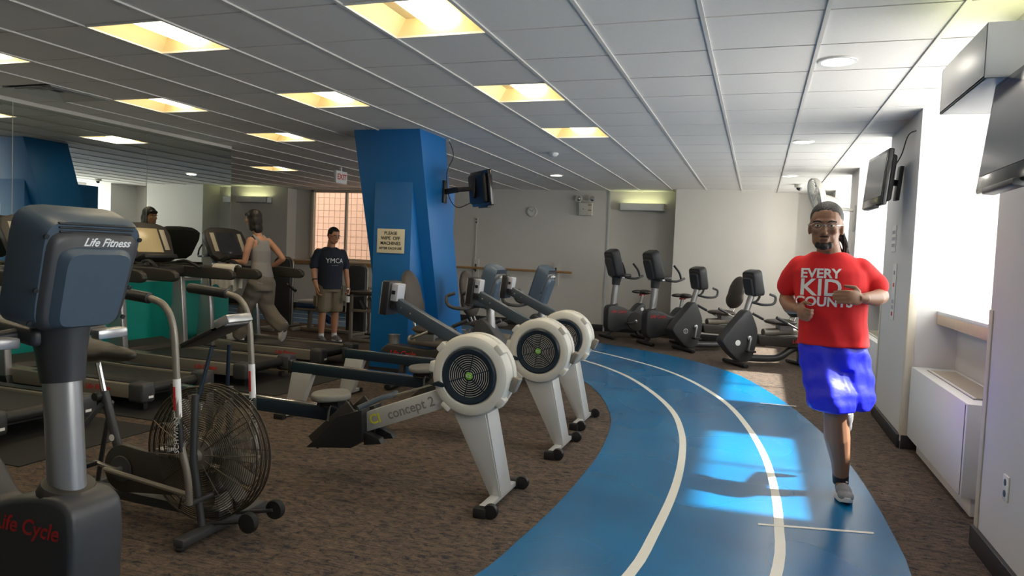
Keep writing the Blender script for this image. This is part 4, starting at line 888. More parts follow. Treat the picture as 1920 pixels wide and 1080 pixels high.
# ---------------------------------------------------------------- air bike (x forward to the fan, origin on the floor under the fan)
def make_airbike():
    e = empty('air_bike'); FC = Vector((0.0, 0, 0.385)); RR = 0.335
    cg = MB()
    for s in (-1, 1):
        for k in range(25):
            q = 0.075+k*(RR-0.075)/24; yo = s*(0.075-0.025*(q/RR)**3)
            cg.tube([FC+Vector((q*math.cos(a*PI/28), yo, q*math.sin(a*PI/28))) for a in range(56)], 0.0020, 4, closed=True)
        for a in range(12):
            t = a*PI/6+0.1; cg.tube([FC+Vector((q*math.cos(t), s*(0.078-0.025*(q/RR)**3), q*math.sin(t))) for q in (0.05, 0.18, 0.27, RR)], 0.0026, 4)
    cg.build('fan_cage', 'wirefan', e)
    rm = MB()
    for yo in (-0.05, -0.017, 0.017, 0.05): rm.tube([FC+Vector((RR*math.cos(a*PI/32), yo, RR*math.sin(a*PI/32))) for a in range(64)], 0.0045, 6, closed=True)
    rm.build('cage_rim', 'wirefan', e)
    for s in (-1, 1): MB().lathe([(0.085, s*0.066), (0.083, s*0.074), (0.03, s*0.078), (0.026, s*0.10), (0.0001, s*0.10)], FC, 'y', 30).build('hub_plate', 'taupe', e)
    for k in range(16):
        a = k*PI/8; R = rotm('Y', -a); MB().box(FC+R @ Vector((0.205, 0, 0)), (0.19, 0.075, 0.004), R @ rotm('X', 0.25)).build('fan_blade', 'fanblade', e)
    MB().tube([FC+Vector((0, -0.14, 0)), FC+Vector((0, 0.14, 0))], 0.014, 12).build('axle', 'steel', e)
    MB().bar((0.10, -0.30, 0.04), (0.10, 0.30, 0.04), 0.06, 0.04).build('front_foot', 'dark', e, 0.008)
    for s in (-1, 1):
        MB().lathe([(0.02, 0.0), (0.025, 0.012), (0.02, 0.02)], (0.10, s*0.28, 0), 'z', 14).build('levelling_foot', 'rubber', e)
        MB().tube([(0.08, s*0.125, 0.06), (0.02, s*0.125, 0.385), (0.02, s*0.12, 0.70)], 0.018, 12).build('fork_post', 'dark', e)
        MB().tube([(0.02, s*0.10, 0.68), (0.06, s*0.06, 0.93)], 0.010, 10).build('console_rod', 'navy', e)
        MB().lathe([(0.012, -0.02), (0.046, -0.018), (0.05, -0.01), (0.05, 0.01), (0.046, 0.018), (0.012, 0.02)], (0.335, s*0.10, 0.11), 'y', 20).build('transport_wheel', 'rubber', e)
        MB().tube([(0.10, s*0.08, 0.06), (0.335, s*0.08, 0.11)], 0.010, 8).build('wheel_bracket', 'dark', e)
    # frame
    MB().bar((0.10, 0, 0.075), (-0.95, 0, 0.095), 0.06, 0.05).build('base_beam', 'dark', e, 0.006)
    MB().bar((-0.93, -0.26, 0.04), (-0.93, 0.26, 0.04), 0.06, 0.04).build('rear_foot', 'dark', e, 0.008)
    MB().tube([(-0.52, 0, 0.12), (-0.70, 0, 0.62)], 0.024, 14).build('seat_tube', 'dark', e)
    MB().tube([(-0.69, 0, 0.58), (-0.745, 0, 0.77)], 0.015, 12).build('seat_post', 'chrome', e)
    MB().lathe([(0.022, -0.05), (0.026, -0.03), (0.022, -0.02)], (-0.70, -0.01, 0.60), 'y', 14).build('adjust_knob', 'black', e)
    for s in (-1, 1): MB().tube(spline([(-0.68, s*0.03, 0.56), (-0.80, s*0.10, 0.36), (-0.88, s*0.14, 0.16), (-0.92, s*0.16, 0.05)], 5), 0.013, 10).build('rear_stay', 'dark', e)
    MB().lathe([(0.018, -0.026), (0.018, -0.0245)], (-0.615, 0, 0.385), 'y', 16).build('round_badge', 'whiteprint', e)
    mb = MB(); mb.sphere((-0.80, 0, 0.83), (0.15, 0.135, 0.055)); mb.sphere((-0.64, 0, 0.83), (0.16, 0.06, 0.042)); mb.sphere((-0.86, 0, 0.85), (0.09, 0.12, 0.05))
    remeshed('saddle', mb, 0.012, 4, 'darkbrown', e)
    # drive: chain guard, cranks and pedals
    g = [(-0.50+0.125*math.cos(a), 0.245+0.125*math.sin(a)) for a in [PI*0.42+k*PI*1.16/12 for k in range(13)]]+[(-0.10, 0.16), (-0.02, 0.24), (-0.06, 0.33)]
    MB().prism(g, -0.062, -0.022).build('chain_guard', 'darkbrown', e, 0.006)
    MB().lathe([(0.07, -0.068), (0.065, -0.072), (0.03, -0.072)], (-0.50, 0, 0.245), 'y', 26).build('guard_boss', 'dark', e)
    for s, a in ((-1, 3.0), (1, -0.1)):
        c = Vector((-0.50, s*0.09, 0.245)); d = Vector((math.cos(a), 0, math.sin(a)))
        MB().lathe([(0.016, s*0.06), (0.016, s*0.11)], (-0.50, 0, 0.245), 'y', 12).build('crank_axle', 'steel', e)
        MB().bar(c, c+d*0.17, 0.016, 0.026, (0, 1, 0)).build('crank_arm', 'steel', e, 0.003)
        MB().box(c+d*0.17+Vector((0, s*0.06, 0)), (0.10, 0.09, 0.025)).build('pedal', 'black', e, 0.005)
        # link from crank to the swinging arm
        MB().tube([c+d*0.05+Vector((0, s*0.03, 0)), Vector((0.06, s*0.20, 0.235))], 0.013, 10).build('arm_link', 'taupe', e)
        P = spline([(0.09, s*0.22, 0.20), (0.095, s*0.24, 0.34), (0.06, s*0.26, 0.55), (0.035, s*0.26, 0.85), (0.015, s*0.26, 1.03), (-0.03, s*0.26, 1.125), (-0.12, s*0.26, 1.165), (-0.36, s*0.25, 1.185)], 6)
        MB().tube(P, 0.0165, 12).build('swing_arm', 'taupe', e)
        MB().tube([(-0.13, s*0.26, 1.167), (-0.38, s*0.25, 1.186)], 0.027, 14).build('foam_grip', 'black', e, 0.006)
        MB().tube([(0.052, s*0.26, 0.62), (0.039, s*0.26, 0.80)], 0.0178, 12).build('white_sleeve', 'whiteprint', e)
        MB().tube([(0.071, s*0.258, 0.46), (0.052, s*0.26, 0.62)], 0.0178, 12).build('black_sleeve', 'blackprint', e)
        put_text('maker_lettering', 'SCHWINN', 0.036, 'whiteprint', e, (0.0615, s*0.26-0.0188, 0.54), (-0.06, 0, 1), (-1, 0, -0.06), extrude=0.0006)
        MB().box((0.0455, s*0.26-0.0185, 0.71), (0.012, 0.002, 0.11), rotm('Y', -0.06)).build('red_stripe', 'red', e)
    MB().tube([(0.09, -0.23, 0.20), (0.09, 0.23, 0.20)], 0.012, 10).build('pivot_bar', 'dark', e)
    # console with reading rack
    Rr = rotm('Y', -0.45)
    MB().box((0.02, 0, 0.985), (0.30, 0.17, 0.025), Rr).build('reading_rack', 'black', e, 0.006)
    MB().box((0.135, 0, 1.06), (0.09, 0.18, 0.045), Rr).build('console', 'silver', e, 0.010)
    MB().box((0.12, 0, 1.034), (0.10, 0.17, 0.02), Rr).build('console_base', 'greyprint', e, 0.004)
    return e
ab = make_airbike(); ab.location = (-2.57, 2.88, 0); tag(ab, 'air resistance bike with a big wire caged fan wheel', 'exercise bike')

# ---------------------------------------------------------------- strength machines by the back window
wm = empty('weight_machine', (-6.35, 10.25, 0)); tag(wm, 'strength machine with tall dark rounded weight shroud behind the standing man', 'gym machine')
def shroud(x, y, w, h, name='weight_shroud'):
    P = [(x-w/2, 0.06), (x+w/2, 0.06), (x+w/2, h-0.1)]+[(x+w/2-0.1+0.1*math.cos(a), h-0.1+0.1*math.sin(a)) for a in (0.4, 0.8, 1.2, PI/2)]+[(x-w/2+0.1-0.1*math.sin(a), h-0.1+0.1*math.cos(a)) for a in (0, 0.4, 0.8, 1.2)]+[(x-w/2, h-0.1)]
    return P
MB().prism(shroud(0.12, 0, 0.34, 1.14), 0.0, 0.10).build('weight_shroud', 'dark', wm, 0.008)
o = MB(); o.tube([(p[0], 0.05, p[1]) for p in shroud(0.12, 0, 0.36, 1.16)], 0.016, 8, closed=True); o.build('shroud_edge', 'taupe', wm)
mb = MB(); mb.bar((-0.95, -0.05, 0.04), (0.3, -0.05, 0.04), 0.06, 0.05); mb.bar((0.29, -0.4, 0.04), (0.29, 0.4, 0.04), 0.06, 0.05); mb.bar((-0.9, -0.3, 0.04), (-0.9, 0.3, 0.04), 0.06, 0.05); mb.build('base_frame', 'taupe', wm, 0.006)
for x in (-0.72, -0.45): MB().bar((x, -0.05, 0.05), (x+0.02, -0.05, 0.36), 0.06, 0.06).build('seat_leg', 'taupe', wm, 0.006)
MB().box((-0.62, -0.05, 0.385), (0.48, 0.40, 0.03)).build('seat_plate', 'taupe', wm, 0.006)
MB().box((-0.62, -0.05, 0.44), (0.46, 0.40, 0.08)).build('seat_pad', 'bluepad', wm, 0.025, 3)
MB().box((-0.62, -0.05, 0.505), (0.44, 0.38, 0.06)).build('pad_top', 'greypad', wm, 0.025, 3)
MB().tube([(-0.40, -0.05, 0.25), (-0.30, -0.05, 0.20)], 0.06, 14).build('foot_roller', 'bluepad', wm)
wm2 = empty('weight_machine', (-7.72, 10.3, 0)); tag(wm2, 'strength machine with dark shroud hidden behind the walking woman', 'gym machine')
MB().prism(shroud(0, 0, 0.34, 1.20), 0.0, 0.12).build('weight_shroud', 'dark', wm2, 0.008)
o = MB(); o.tube([(p[0], 0.06, p[1]) for p in shroud(0, 0, 0.36, 1.22)], 0.016, 8, closed=True); o.build('shroud_edge', 'taupe', wm2)
mb = MB(); mb.bar((0, -0.6, 0.04), (0, 0.5, 0.04), 0.06, 0.05); mb.bar((-0.3, -0.58, 0.04), (0.3, -0.58, 0.04), 0.06, 0.05); mb.build('base_frame', 'taupe', wm2, 0.006)
MB().tube([(0.17, 0.0, 0.74), (0.33, -0.06, 0.66)], 0.028, 12).build('handle_grip', 'black', wm2)
MB().tube([(0.10, 0.02, 0.78), (0.20, -0.01, 0.72)], 0.018, 10).build('handle_bar', 'chrome', wm2)
st = empty('exercise_stand', (-5.62, 9.75, 0)); tag(st, 'open steel frame exercise stand with padded rollers beside the blue column', 'gym machine')
mb = MB()
for x in (-0.22, 0.28):
    for y in (-0.25, 0.3): mb.bar((x, y, 0), (x, y, 0.70), 0.045, 0.045)
for z in (0.03, 0.48):
    mb.bar((-0.22, -0.25, z), (0.28, -0.25, z), 0.04, 0.04); mb.bar((-0.22, 0.3, z), (0.28, 0.3, z), 0.04, 0.04)
for x in (-0.22, 0.28): mb.bar((x, -0.25, 0.70), (x, 0.3, 0.70), 0.045, 0.045); mb.bar((x, -0.25, 0.03), (x, 0.3, 0.03), 0.045, 0.045)
mb.build('frame', 'taupe', st, 0.005)
MB().box((0.03, 0.0, 0.745), (0.60, 0.50, 0.06)).build('top_pad', 'darkbrown', st, 0.02, 3)
MB().tube([(-0.10, -0.2, 0.62), (-0.02, -0.2, 0.50)], 0.05, 14).build('roller_pad', 'black', st)
MB().bar((-0.1, 0.05, 0.66), (0.22, 0.05, 0.08), 0.05, 0.06).build('strut', 'steel', st, 0.006)
MB().box((0.10, -0.1, 0.12), (0.22, 0.2, 0.03)).build('step_plate', 'black', st, 0.006)

# ================================================================ PEOPLE
def V(*a): return Vector(a)
def limb(mb, pts, rad, n=16, flat=1.0):
    mb.tube(pts, list(rad), n, ry=[r*flat for r in rad])
    for p, r in ((pts[0], rad[0]), (pts[-1], rad[-1])): mb.sphere(p, r*0.985, 14, 8)
def torso(mb, secs, n=24, yaw=0.0):
    # secs: (center, rx, ry) stacked upward; an ellipse for each, turned by yaw
    vs = []; fs = []
    for c, rx, ry in secs:
        for k in range(n):
            a = 2*PI*k/n; x, y = rx*math.cos(a), ry*math.sin(a)
            vs.append(Vector(c)+V(x*math.cos(yaw)-y*math.sin(yaw), x*math.sin(yaw)+y*math.cos(yaw), 0))
    for i in range(len(secs)-1):
        for k in range(n): fs.append((i*n+k, i*n+(k+1) % n, (i+1)*n+(k+1) % n, (i+1)*n+k))
    fs += [tuple(range(n))[::-1], tuple((len(secs)-1)*n+k for k in range(n))]
    mb.add(vs, fs)
def frame(f, up=(0, 0, 1)):
    f = Vector(f).normalized(); l = Vector(up).cross(f).normalized(); u = f.cross(l)
    return f, l, u            # front, left (the person's own left), up
def hand(mb, wrist, d, nrm, thumb, curl=0.9, s=1.0):
    d = Vector(d).normalized(); nrm = Vector(nrm); nrm = (nrm-d*nrm.dot(d)).normalized(); t = Vector(thumb); t = (t-d*t.dot(d)-nrm*t.dot(nrm)).normalized()
    w = Vector(wrist)
    R = Matrix((d, t, nrm)).transposed()
    mb.sphere(w+d*0.048*s, (0.056*s, 0.042*s, 0.020*s), 14, 10, R)
    mb.tube([w-d*0.03*s, w+d*0.03*s], [0.028*s, 0.030*s], 12, ry=[0.022*s, 0.02*s])
    for k, (o, L) in enumerate(((0.030, 0.92), (0.010, 1.0), (-0.010, 0.95), (-0.030, 0.76))):
        p = w+d*0.088*s+t*o*s; pts = [p-d*0.02*s]; ang = 0.15; q = p
        for seg, ln in enumerate((0.036, 0.026, 0.022)):
            ang += curl*(0.55, 1.0, 0.7)[seg]
            pts.append(q); q = q+(d*math.cos(ang)+nrm*math.sin(ang))*ln*L*s
        pts.append(q); mb.tube(pts, [0.0095*s, 0.0095*s, 0.0088*s, 0.0080*s, 0.0070*s], 8)
        mb.sphere(q, 0.0070*s, 8, 6)
    p = w+d*0.022*s+t*0.030*s; a = (d*0.55+t*0.75+nrm*0.25).normalized(); b = (d*0.9+t*0.12+nrm*0.35).normalized()
    pts = [p, p+a*0.034*s, p+a*0.034*s+b*0.030*s, p+a*0.034*s+b*0.052*s]
    mb.tube(pts, [0.015*s, 0.0125*s, 0.0105*s, 0.008*s], 8); mb.sphere(pts[-1], 0.008*s, 8, 6)
def head(mb, c, f, s=1.0, up=(0, 0, 1)):
    f, l, u = frame(f, up); c = Vector(c); R = Matrix((f, l, u)).transposed()
    def P(a, b, d): return c+R @ V(a*s, b*s, d*s)
    def E(p, r): mb.sphere(P(*p), tuple(x*s for x in r), 18, 12, R)
    E((-0.008, 0, 0.028), (0.096, 0.076, 0.090)); E((0.012, 0, -0.03), (0.076, 0.064, 0.090)); E((0.040, 0, -0.082), (0.042, 0.042, 0.034))
    E((0.020, 0.030, -0.062), (0.050, 0.030, 0.040)); E((0.020, -0.030, -0.062), (0.050, 0.030, 0.040))
    E((0.090, 0, -0.014), (0.012, 0.011, 0.026)); E((0.099, 0, -0.032), (0.013, 0.017, 0.011))          # nose
    E((0.082, 0.0, 0.026), (0.012, 0.052, 0.010))                                                        # brow
    E((0.083, 0, -0.060), (0.011, 0.024, 0.007)); E((0.081, 0, -0.071), (0.011, 0.021, 0.007))           # lips
    for q in (-1, 1):
        E((0.064, q*0.040, -0.020), (0.022, 0.020, 0.018))                                               # cheek
        E((-0.004, q*0.076, -0.012), (0.020, 0.008, 0.031))                                              # ear
    return P, R
def face_parts(P, R, root, s, iris='blackprint', glasses=None):
    for q in (-1, 1):
        e_ = MB().sphere(P(0.0775, q*0.031, 0.004), tuple(x*s for x in (0.010, 0.013, 0.0058)), 12, 8, R).build('eye', 'eyewhite', root)
        MB().sphere(P(0.0855, q*0.031, 0.004), tuple(x*s for x in (0.004, 0.0056, 0.0050)), 10, 8, R).build('iris', iris, e_)
        MB().tube([P(0.088, q*0.014, 0.022), P(0.092, q*0.032, 0.027), P(0.080, q*0.052, 0.022)], 0.004*s, 6).build('eyebrow', 'hair', root)
    MB().sphere(P(0.0895, 0, -0.0655), tuple(x*s for x in (0.005, 0.020, 0.004)), 12, 6, R).build('mouth', 'lip', root)
    if glasses:
        g = MB()
        for q in (-1, 1):
            g.tube([P(0.103, q*0.033+0.024*math.cos(a*PI/8), 0.002+0.0155*math.sin(a*PI/8)) for a in range(16)], 0.0014*s, 5, closed=True)
            g.tube([P(0.101, q*0.056, 0.006), P(0.06, q*0.079, 0.008), P(-0.01, q*0.083, 0.004)], 0.0016*s, 5)
        g.tube([P(0.104, -0.010, 0.005), P(0.106, 0, 0.008), P(0.104, 0.010, 0.005)], 0.0014*s, 5)
        g.build('glasses', glasses, root)
def shoe(name, heel, toe, up, mt, sole, root, s=1.0, w=0.048):
    h = Vector(heel); t = Vector(toe); d = (t-h).normalized(); u = Vector(up); u = (u-d*u.dot(d)).normalized(); l = u.cross(d); L = (t-h).length
    R = Matrix((d, l, u)).transposed(); mb = MB()
    def E(a, b, c, r): mb.sphere(h+d*a*L+l*b+u*c, r, 16, 10, R)
    E(0.22, 0, 0.052, (L*0.24, w*0.84, 0.052)); E(0.50, 0, 0.045, (L*0.32, w*0.95, 0.042)); E(0.76, 0, 0.032, (L*0.26, w, 0.030)); E(0.17, 0, 0.085, (L*0.16, w*0.72, 0.04))
    o = remeshed(name, mb, 0.008, 3, mt, root)
    pl = []
    for k in range(24):
        a = 2*PI*k/24; x = 0.5+0.53*math.cos(a); y = (w*1.06 if x > 0.4 else w*0.92)*math.sin(a); pl.append((x, y))
    vs = []
    for zz in (-0.004, 0.026):
        vs += [h+d*x*L+l*y+u*(zz+(0.012 if x > 0.9 else 0)) for x, y in pl]
    MB().add(vs, [tuple(range(24))[::-1], tuple(range(24, 48))]+[(k, (k+1) % 24, 24+(k+1) % 24, 24+k) for k in range(24)]).build('sole', sole, o, 0.004)
    for k in range(4):
        x = 0.40+0.085*k; zc = 0.098-0.045*(k/3)
        MB().tube([h+d*x*L+l*(-0.026)+u*(zc-0.008), h+d*x*L+u*(zc+0.001), h+d*x*L+l*0.026+u*(zc-0.008)], 0.004, 6).build('lace', 'whiteprint', o)
    return o
def print_on(txt, size, mt, target, root, center, right, up, fwd, name, **k):
    """flat print laid on a garment: every vertex of the lettering is dropped onto the cloth along -fwd"""
    me = text_mesh(txt, size, extrude=0.0, **k); bm = bmesh.new(); bm.from_mesh(me)
    for _ in range(2): bmesh.ops.subdivide_edges(bm, edges=[e for e in bm.edges if e.calc_length() > 0.012], cuts=1)
    bmesh.ops.triangulate(bm, faces=bm.faces)
    r = Vector(right).normalized(); u = Vector(up).normalized(); f = Vector(fwd).normalized(); c = Vector(center)
    tm_ = target.data; bvh = BVHTree.FromPolygons([v.co for v in tm_.vertices], [p.vertices for p in tm_.polygons])
    for v in bm.verts:
        p = c+r*v.co.x+u*v.co.y+f*0.4; hit = bvh.ray_cast(p, -f)
        v.co = (hit[0]+f*0.003) if hit[0] else c+r*v.co.x+u*v.co.y
    bm.to_mesh(me); bm.free(); me.materials.clear(); me.materials.append(M[mt]); o = bpy.data.objects.new(name, me); col.objects.link(o); o.parent = root
    return o

# ---------------------------------------------------------------- the runner (root on the floor under the supporting foot)
RX, RY = 0.50, 4.79
rn = empty('person', (RX, RY, 0)); tag(rn, 'running person in a red t-shirt and royal blue shorts on the track', 'person')
def W(x, y, z): return V(x-RX, y-RY, z)
b = MB()
HC = W(0.372, 4.66, 1.688); HF = V(-0.16, -1, -0.04)
HP, HR = head(b, HC, HF, 1.20)
limb(b, [W(0.41, 4.76, 1.50), W(0.395, 4.735, 1.58), W(0.375, 4.70, 1.65)], [0.075, 0.064, 0.064])
torso(b, [(W(0.47, 4.83, 0.90), 0.165, 0.12), (W(0.465, 4.82, 1.0), 0.17, 0.125), (W(0.45, 4.81, 1.12), 0.165, 0.12), (W(0.43, 4.80, 1.28), 0.185, 0.125), (W(0.415, 4.79, 1.41), 0.18, 0.115), (W(0.41, 4.78, 1.48), 0.12, 0.085), (W(0.41, 4.77, 1.53), 0.075, 0.06)])
# his right arm (image left): elbow back, fist at the waist
limb(b, [W(0.252, 4.82, 1.425), W(0.205, 4.88, 1.35), W(0.188, 4.93, 1.225)], [0.045, 0.050, 0.048])
limb(b, [W(0.188, 4.93, 1.225), W(0.208, 4.80, 1.19), W(0.245, 4.66, 1.185)], [0.049, 0.048, 0.031])
hand(b, W(0.247, 4.65, 1.185), V(0.25, -0.9, -0.22), V(0.9, 0.25, -0.1), V(0.1, 0.1, 1), 1.35, 1.05)
# his left arm (image right): forearm across the chest
limb(b, [W(0.583, 4.79, 1.425), W(0.650, 4.83, 1.37), W(0.712, 4.82, 1.285)], [0.045, 0.050, 0.050])
limb(b, [W(0.712, 4.82, 1.285), W(0.67, 4.69, 1.275), W(0.585, 4.555, 1.275)], [0.050, 0.047, 0.030])
hand(b, W(0.58, 4.55, 1.275), V(-0.80, -0.55, 0.05), V(-0.35, 0.55, -0.1), V(0, -0.1, 1), 0.55, 1.08)
# supporting leg and trailing leg
limb(b, [W(0.40, 4.84, 0.93), W(0.45, 4.77, 0.75), W(0.495, 4.73, 0.575)], [0.105, 0.095, 0.074])
limb(b, [W(0.495, 4.73, 0.575), W(0.520, 4.79, 0.40), W(0.555, 4.86, 0.24), W(0.572, 4.91, 0.10)], [0.070, 0.076, 0.056, 0.043])
limb(b, [W(0.55, 4.84, 0.93), W(0.595, 4.82, 0.75), W(0.615, 4.80, 0.65)], [0.105, 0.092, 0.066])
limb(b, [W(0.615, 4.80, 0.65), W(0.615, 4.98, 0.60), W(0.605, 5.20, 0.56)], [0.062, 0.060, 0.038])
limb(b, [W(0.572, 4.91, 0.10), W(0.574, 4.87, 0.06)], [0.040, 0.036])
body = remeshed('body', b, 0.0058, 3, 'skin1', rn)
face_parts(HP, HR, rn, 1.20, glasses='chrome')
g = MB()
for (a, bb_, c, r) in ((0.076, 0, -0.098, (0.022, 0.028, 0.020)), (0.062, 0.024, -0.092, (0.022, 0.02, 0.02)), (0.062, -0.024, -0.092, (0.022, 0.02, 0.02)), (0.086, 0.0, -0.050, (0.008, 0.026, 0.005))): g.sphere(HP(a, bb_, c), tuple(1.13*x for x in r), 12, 8, HR)
remeshed('beard', g, 0.004, 2, 'hair', rn)
g = MB(); g.sphere(HP(-0.018, 0, 0.045), (0.1155, 0.094, 0.0996), 24, 16, HR); g.sphere(HP(-0.055, 0, 0.0), (0.0747, 0.0838, 0.093), 20, 14, HR)
hair = remeshed('hair', g, 0.006, 2, 'hair', rn)
for v in hair.data.vertices:      # hairline: keep the cap off the face
    q = HR.transposed() @ (v.co-HC)
    if q.x > 0.045 and q.z < 0.085: v.co -= HR @ V((q.x-0.045)*0.9, 0, 0)
for k in range(12):
    a = k*0.52; r = 0.018+0.010*(k % 3); p0 = HP(-0.085, -0.015+0.012*math.cos(a), -0.01+0.012*math.sin(a))
    pts = [p0, p0+V(0.055+r*math.cos(a), 0.055, -0.03+r*math.sin(a)), p0+V(0.085+1.5*r*math.cos(a), 0.05, -0.11+1.2*r*math.sin(a)), p0+V(0.09+1.3*r*math.cos(a), 0.045, -0.17-0.02*(k % 4))]
    MB().tube(spline(pts, 5), 0.011, 7).build('dreadlock', 'hair', rn)
s_ = MB()
torso(s_, [(W(0.465, 4.82, 0.965), 0.208, 0.165), (W(0.465, 4.82, 1.00), 0.205, 0.16), (W(0.455, 4.81, 1.12), 0.196, 0.15), (W(0.435, 4.80, 1.28), 0.212, 0.152), (W(0.418, 4.79, 1.42), 0.216, 0.145), (W(0.412, 4.785, 1.490), 0.175, 0.110), (W(0.41, 4.77, 1.540), 0.098, 0.082)])
limb(s_, [W(0.250, 4.81, 1.445), W(0.205, 4.86, 1.375), W(0.19, 4.895, 1.315)], [0.070, 0.069, 0.072])
limb(s_, [W(0.585, 4.79, 1.445), W(0.65, 4.83, 1.385), W(0.685, 4.83, 1.345)], [0.070, 0.071, 0.076])
shirt = remeshed('t_shirt', s_, 0.008, 14, 'redshirt', rn)
for v in shirt.data.vertices:    # soft folds
    p = v.co; k = max(0, min(1, (1.32-p.z)/0.3))
    v.co += V(0, -1, 0)*0.006*k*math.sin(p.x*38+p.z*16)+V(0, -1, 0)*0.004*math.sin(p.x*17-p.z*31)
CH_R = V(1, 0, 0.02); FW = V(0, -1, 0)
for t, z, x, sz in (('EVERY', 1.405, 0.358, 0.078), ('KID', 1.318, 0.364, 0.142), ('COUNTS', 1.235, 0.385, 0.078)):
    print_on(t, sz, 'whiteprint', shirt, rn, W(x, 4.6, z), CH_R, V(0, 0, 1), FW, 'shirt_lettering', bold=0.0025)
h_ = MB()
torso(h_, [(W(0.465, 4.83, 0.83), 0.185, 0.155), (W(0.465, 4.825, 0.93), 0.200, 0.158), (W(0.465, 4.82, 0.99), 0.185, 0.14)])
limb(h_, [W(0.395, 4.84, 0.93), W(0.435, 4.78, 0.76), W(0.475, 4.735, 0.625)], [0.128, 0.135, 0.142])
limb(h_, [W(0.55, 4.84, 0.93), W(0.598, 4.83, 0.76), W(0.618, 4.81, 0.645)], [0.120, 0.114, 0.108])
sh_ = remeshed('shorts', h_, 0.009, 5, 'blueshorts', rn)
for v in sh_.data.vertices:
    p = v.co
    if p.z < 0.585: v.co.z = 0.585+(p.z-0.585)*0.25
    v.co += V(0, -1, 0)*0.009*math.sin(p.x*42+p.z*14)+V(1, 0, 0)*0.004*math.sin(p.z*50+p.y*20)
MB().tube([W(0.571, 4.912, 0.09), W(0.566, 4.896, 0.145)], [0.047, 0.049], 16).build('sock', 'black', rn)
shoe('shoe', W(0.575, 4.975, 0.012), W(0.590, 4.70, 0.020), V(0, 0, 1), 'shoegrey', 'shoewhite', rn)
shoe('shoe', W(0.605, 5.225, 0.60), W(0.61, 5.26, 0.335), V(0, -1, 0.1), 'shoegrey', 'shoewhite', rn)

# ---------------------------------------------------------------- the walking woman (on the treadmill, faces -x)
PX, PY, DZ = -5.92, 7.45, 0.206

wo_ = empty('person', (PX, PY, DZ+0.006)); tag(wo_, 'dark haired person in grey tank top walking on the treadmill', 'person')
def W(x, y, z): return V(x-PX, y-PY, z-DZ)
b = MB(); HC = W(-6.02, 7.43, 1.735)
HP, HR = head(b, HC, V(-1, -0.12, -0.12), 0.97)
limb(b, [W(-5.945, 7.45, 1.50), W(-5.965, 7.445, 1.57), W(-5.99, 7.44, 1.66)], [0.055, 0.048, 0.050])
torso(b, [(W(-5.88, 7.45, 0.96), 0.11, 0.165), (W(-5.885, 7.45, 1.06), 0.10, 0.145), (W(-5.90, 7.45, 1.20), 0.09, 0.125), (W(-5.92, 7.45, 1.36), 0.10, 0.145), (W(-5.93, 7.45, 1.46), 0.085, 0.15), (W(-5.94, 7.45, 1.52), 0.055, 0.09)])
limb(b, [W(-5.935, 7.29, 1.465), W(-5.945, 7.24, 1.33), W(-5.965, 7.23, 1.20)], [0.047, 0.042, 0.035])
limb(b, [W(-5.965, 7.23, 1.20), W(-6.10, 7.25, 1.19), W(-6.21, 7.29, 1.20)], [0.036, 0.033, 0.023])
hand(b, W(-6.215, 7.292, 1.20), V(-1, 0.25, 0.0), V(0.1, 0.2, -1), V(0, 1, 0.2), 0.9, 0.88)
limb(b, [W(-5.925, 7.61, 1.465), W(-5.83, 7.67, 1.35), W(-5.745, 7.68, 1.25)], [0.047, 0.042, 0.035])
limb(b, [W(-5.745, 7.68, 1.25), W(-5.87, 7.70, 1.17), W(-5.99, 7.68, 1.14)], [0.036, 0.033, 0.023])
hand(b, W(-5.99, 7.68, 1.14), V(-1, -0.1, -0.15), V(0, -1, 0), V(0, 0, 1), 1.3, 0.88)
limb(b, [W(-5.89, 7.37, 0.95), W(-6.05, 7.37, 0.64), W(-6.13, 7.38, 0.30)], [0.09, 0.06, 0.04])
limb(b, [W(-5.87, 7.53, 0.95), W(-5.86, 7.53, 0.62), W(-5.62, 7.52, 0.40)], [0.09, 0.06, 0.04])
remeshed('body', b, 0.0075, 3, 'skin2', wo_); face_parts(HP, HR, wo_, 0.97)
g = MB(); g.sphere(HP(-0.022, 0, 0.040), (0.098, 0.086, 0.088), 24, 16, HR); g.sphere(HP(-0.050, 0, -0.03), (0.068, 0.088, 0.10), 20, 14, HR); g.sphere(HP(-0.062, 0, -0.12), (0.050, 0.080, 0.075), 20, 14, HR)
for q in (-1, 1): g.sphere(HP(-0.01, q*0.066, -0.06), (0.046, 0.022, 0.10), 14, 10, HR)
g.sphere(HP(0.066, 0, 0.062), (0.028, 0.060, 0.030), 14, 10, HR)
remeshed('hair', g, 0.007, 2, 'brownhair', wo_)
s_ = MB()
torso(s_, [(W(-5.875, 7.45, 0.93), 0.128, 0.18), (W(-5.882, 7.45, 1.05), 0.118, 0.162), (W(-5.90, 7.45, 1.20), 0.102, 0.137), (W(-5.915, 7.45, 1.34), 0.113, 0.153), (W(-5.925, 7.45, 1.43), 0.098, 0.135), (W(-5.93, 7.45, 1.475), 0.080, 0.115)])
for q in (-1, 1): limb(s_, [W(-5.98, 7.45+q*0.085, 1.42), W(-5.94, 7.45+q*0.09, 1.522), W(-5.88, 7.45+q*0.08, 1.45)], [0.034, 0.028, 0.034])
remeshed('tank_top', s_, 0.009, 4, 'greytank', wo_)
MB().tube([W(-5.99, 7.335, 1.42), W(-5.935, 7.325, 1.527), W(-5.87, 7.345, 1.42)], 0.009, 8).build('bra_strap', 'black', wo_)
h_ = MB()
torso(h_, [(W(-5.88, 7.45, 0.84), 0.135, 0.185), (W(-5.88, 7.45, 0.95), 0.135, 0.185), (W(-5.88, 7.45, 1.04), 0.115, 0.165)])
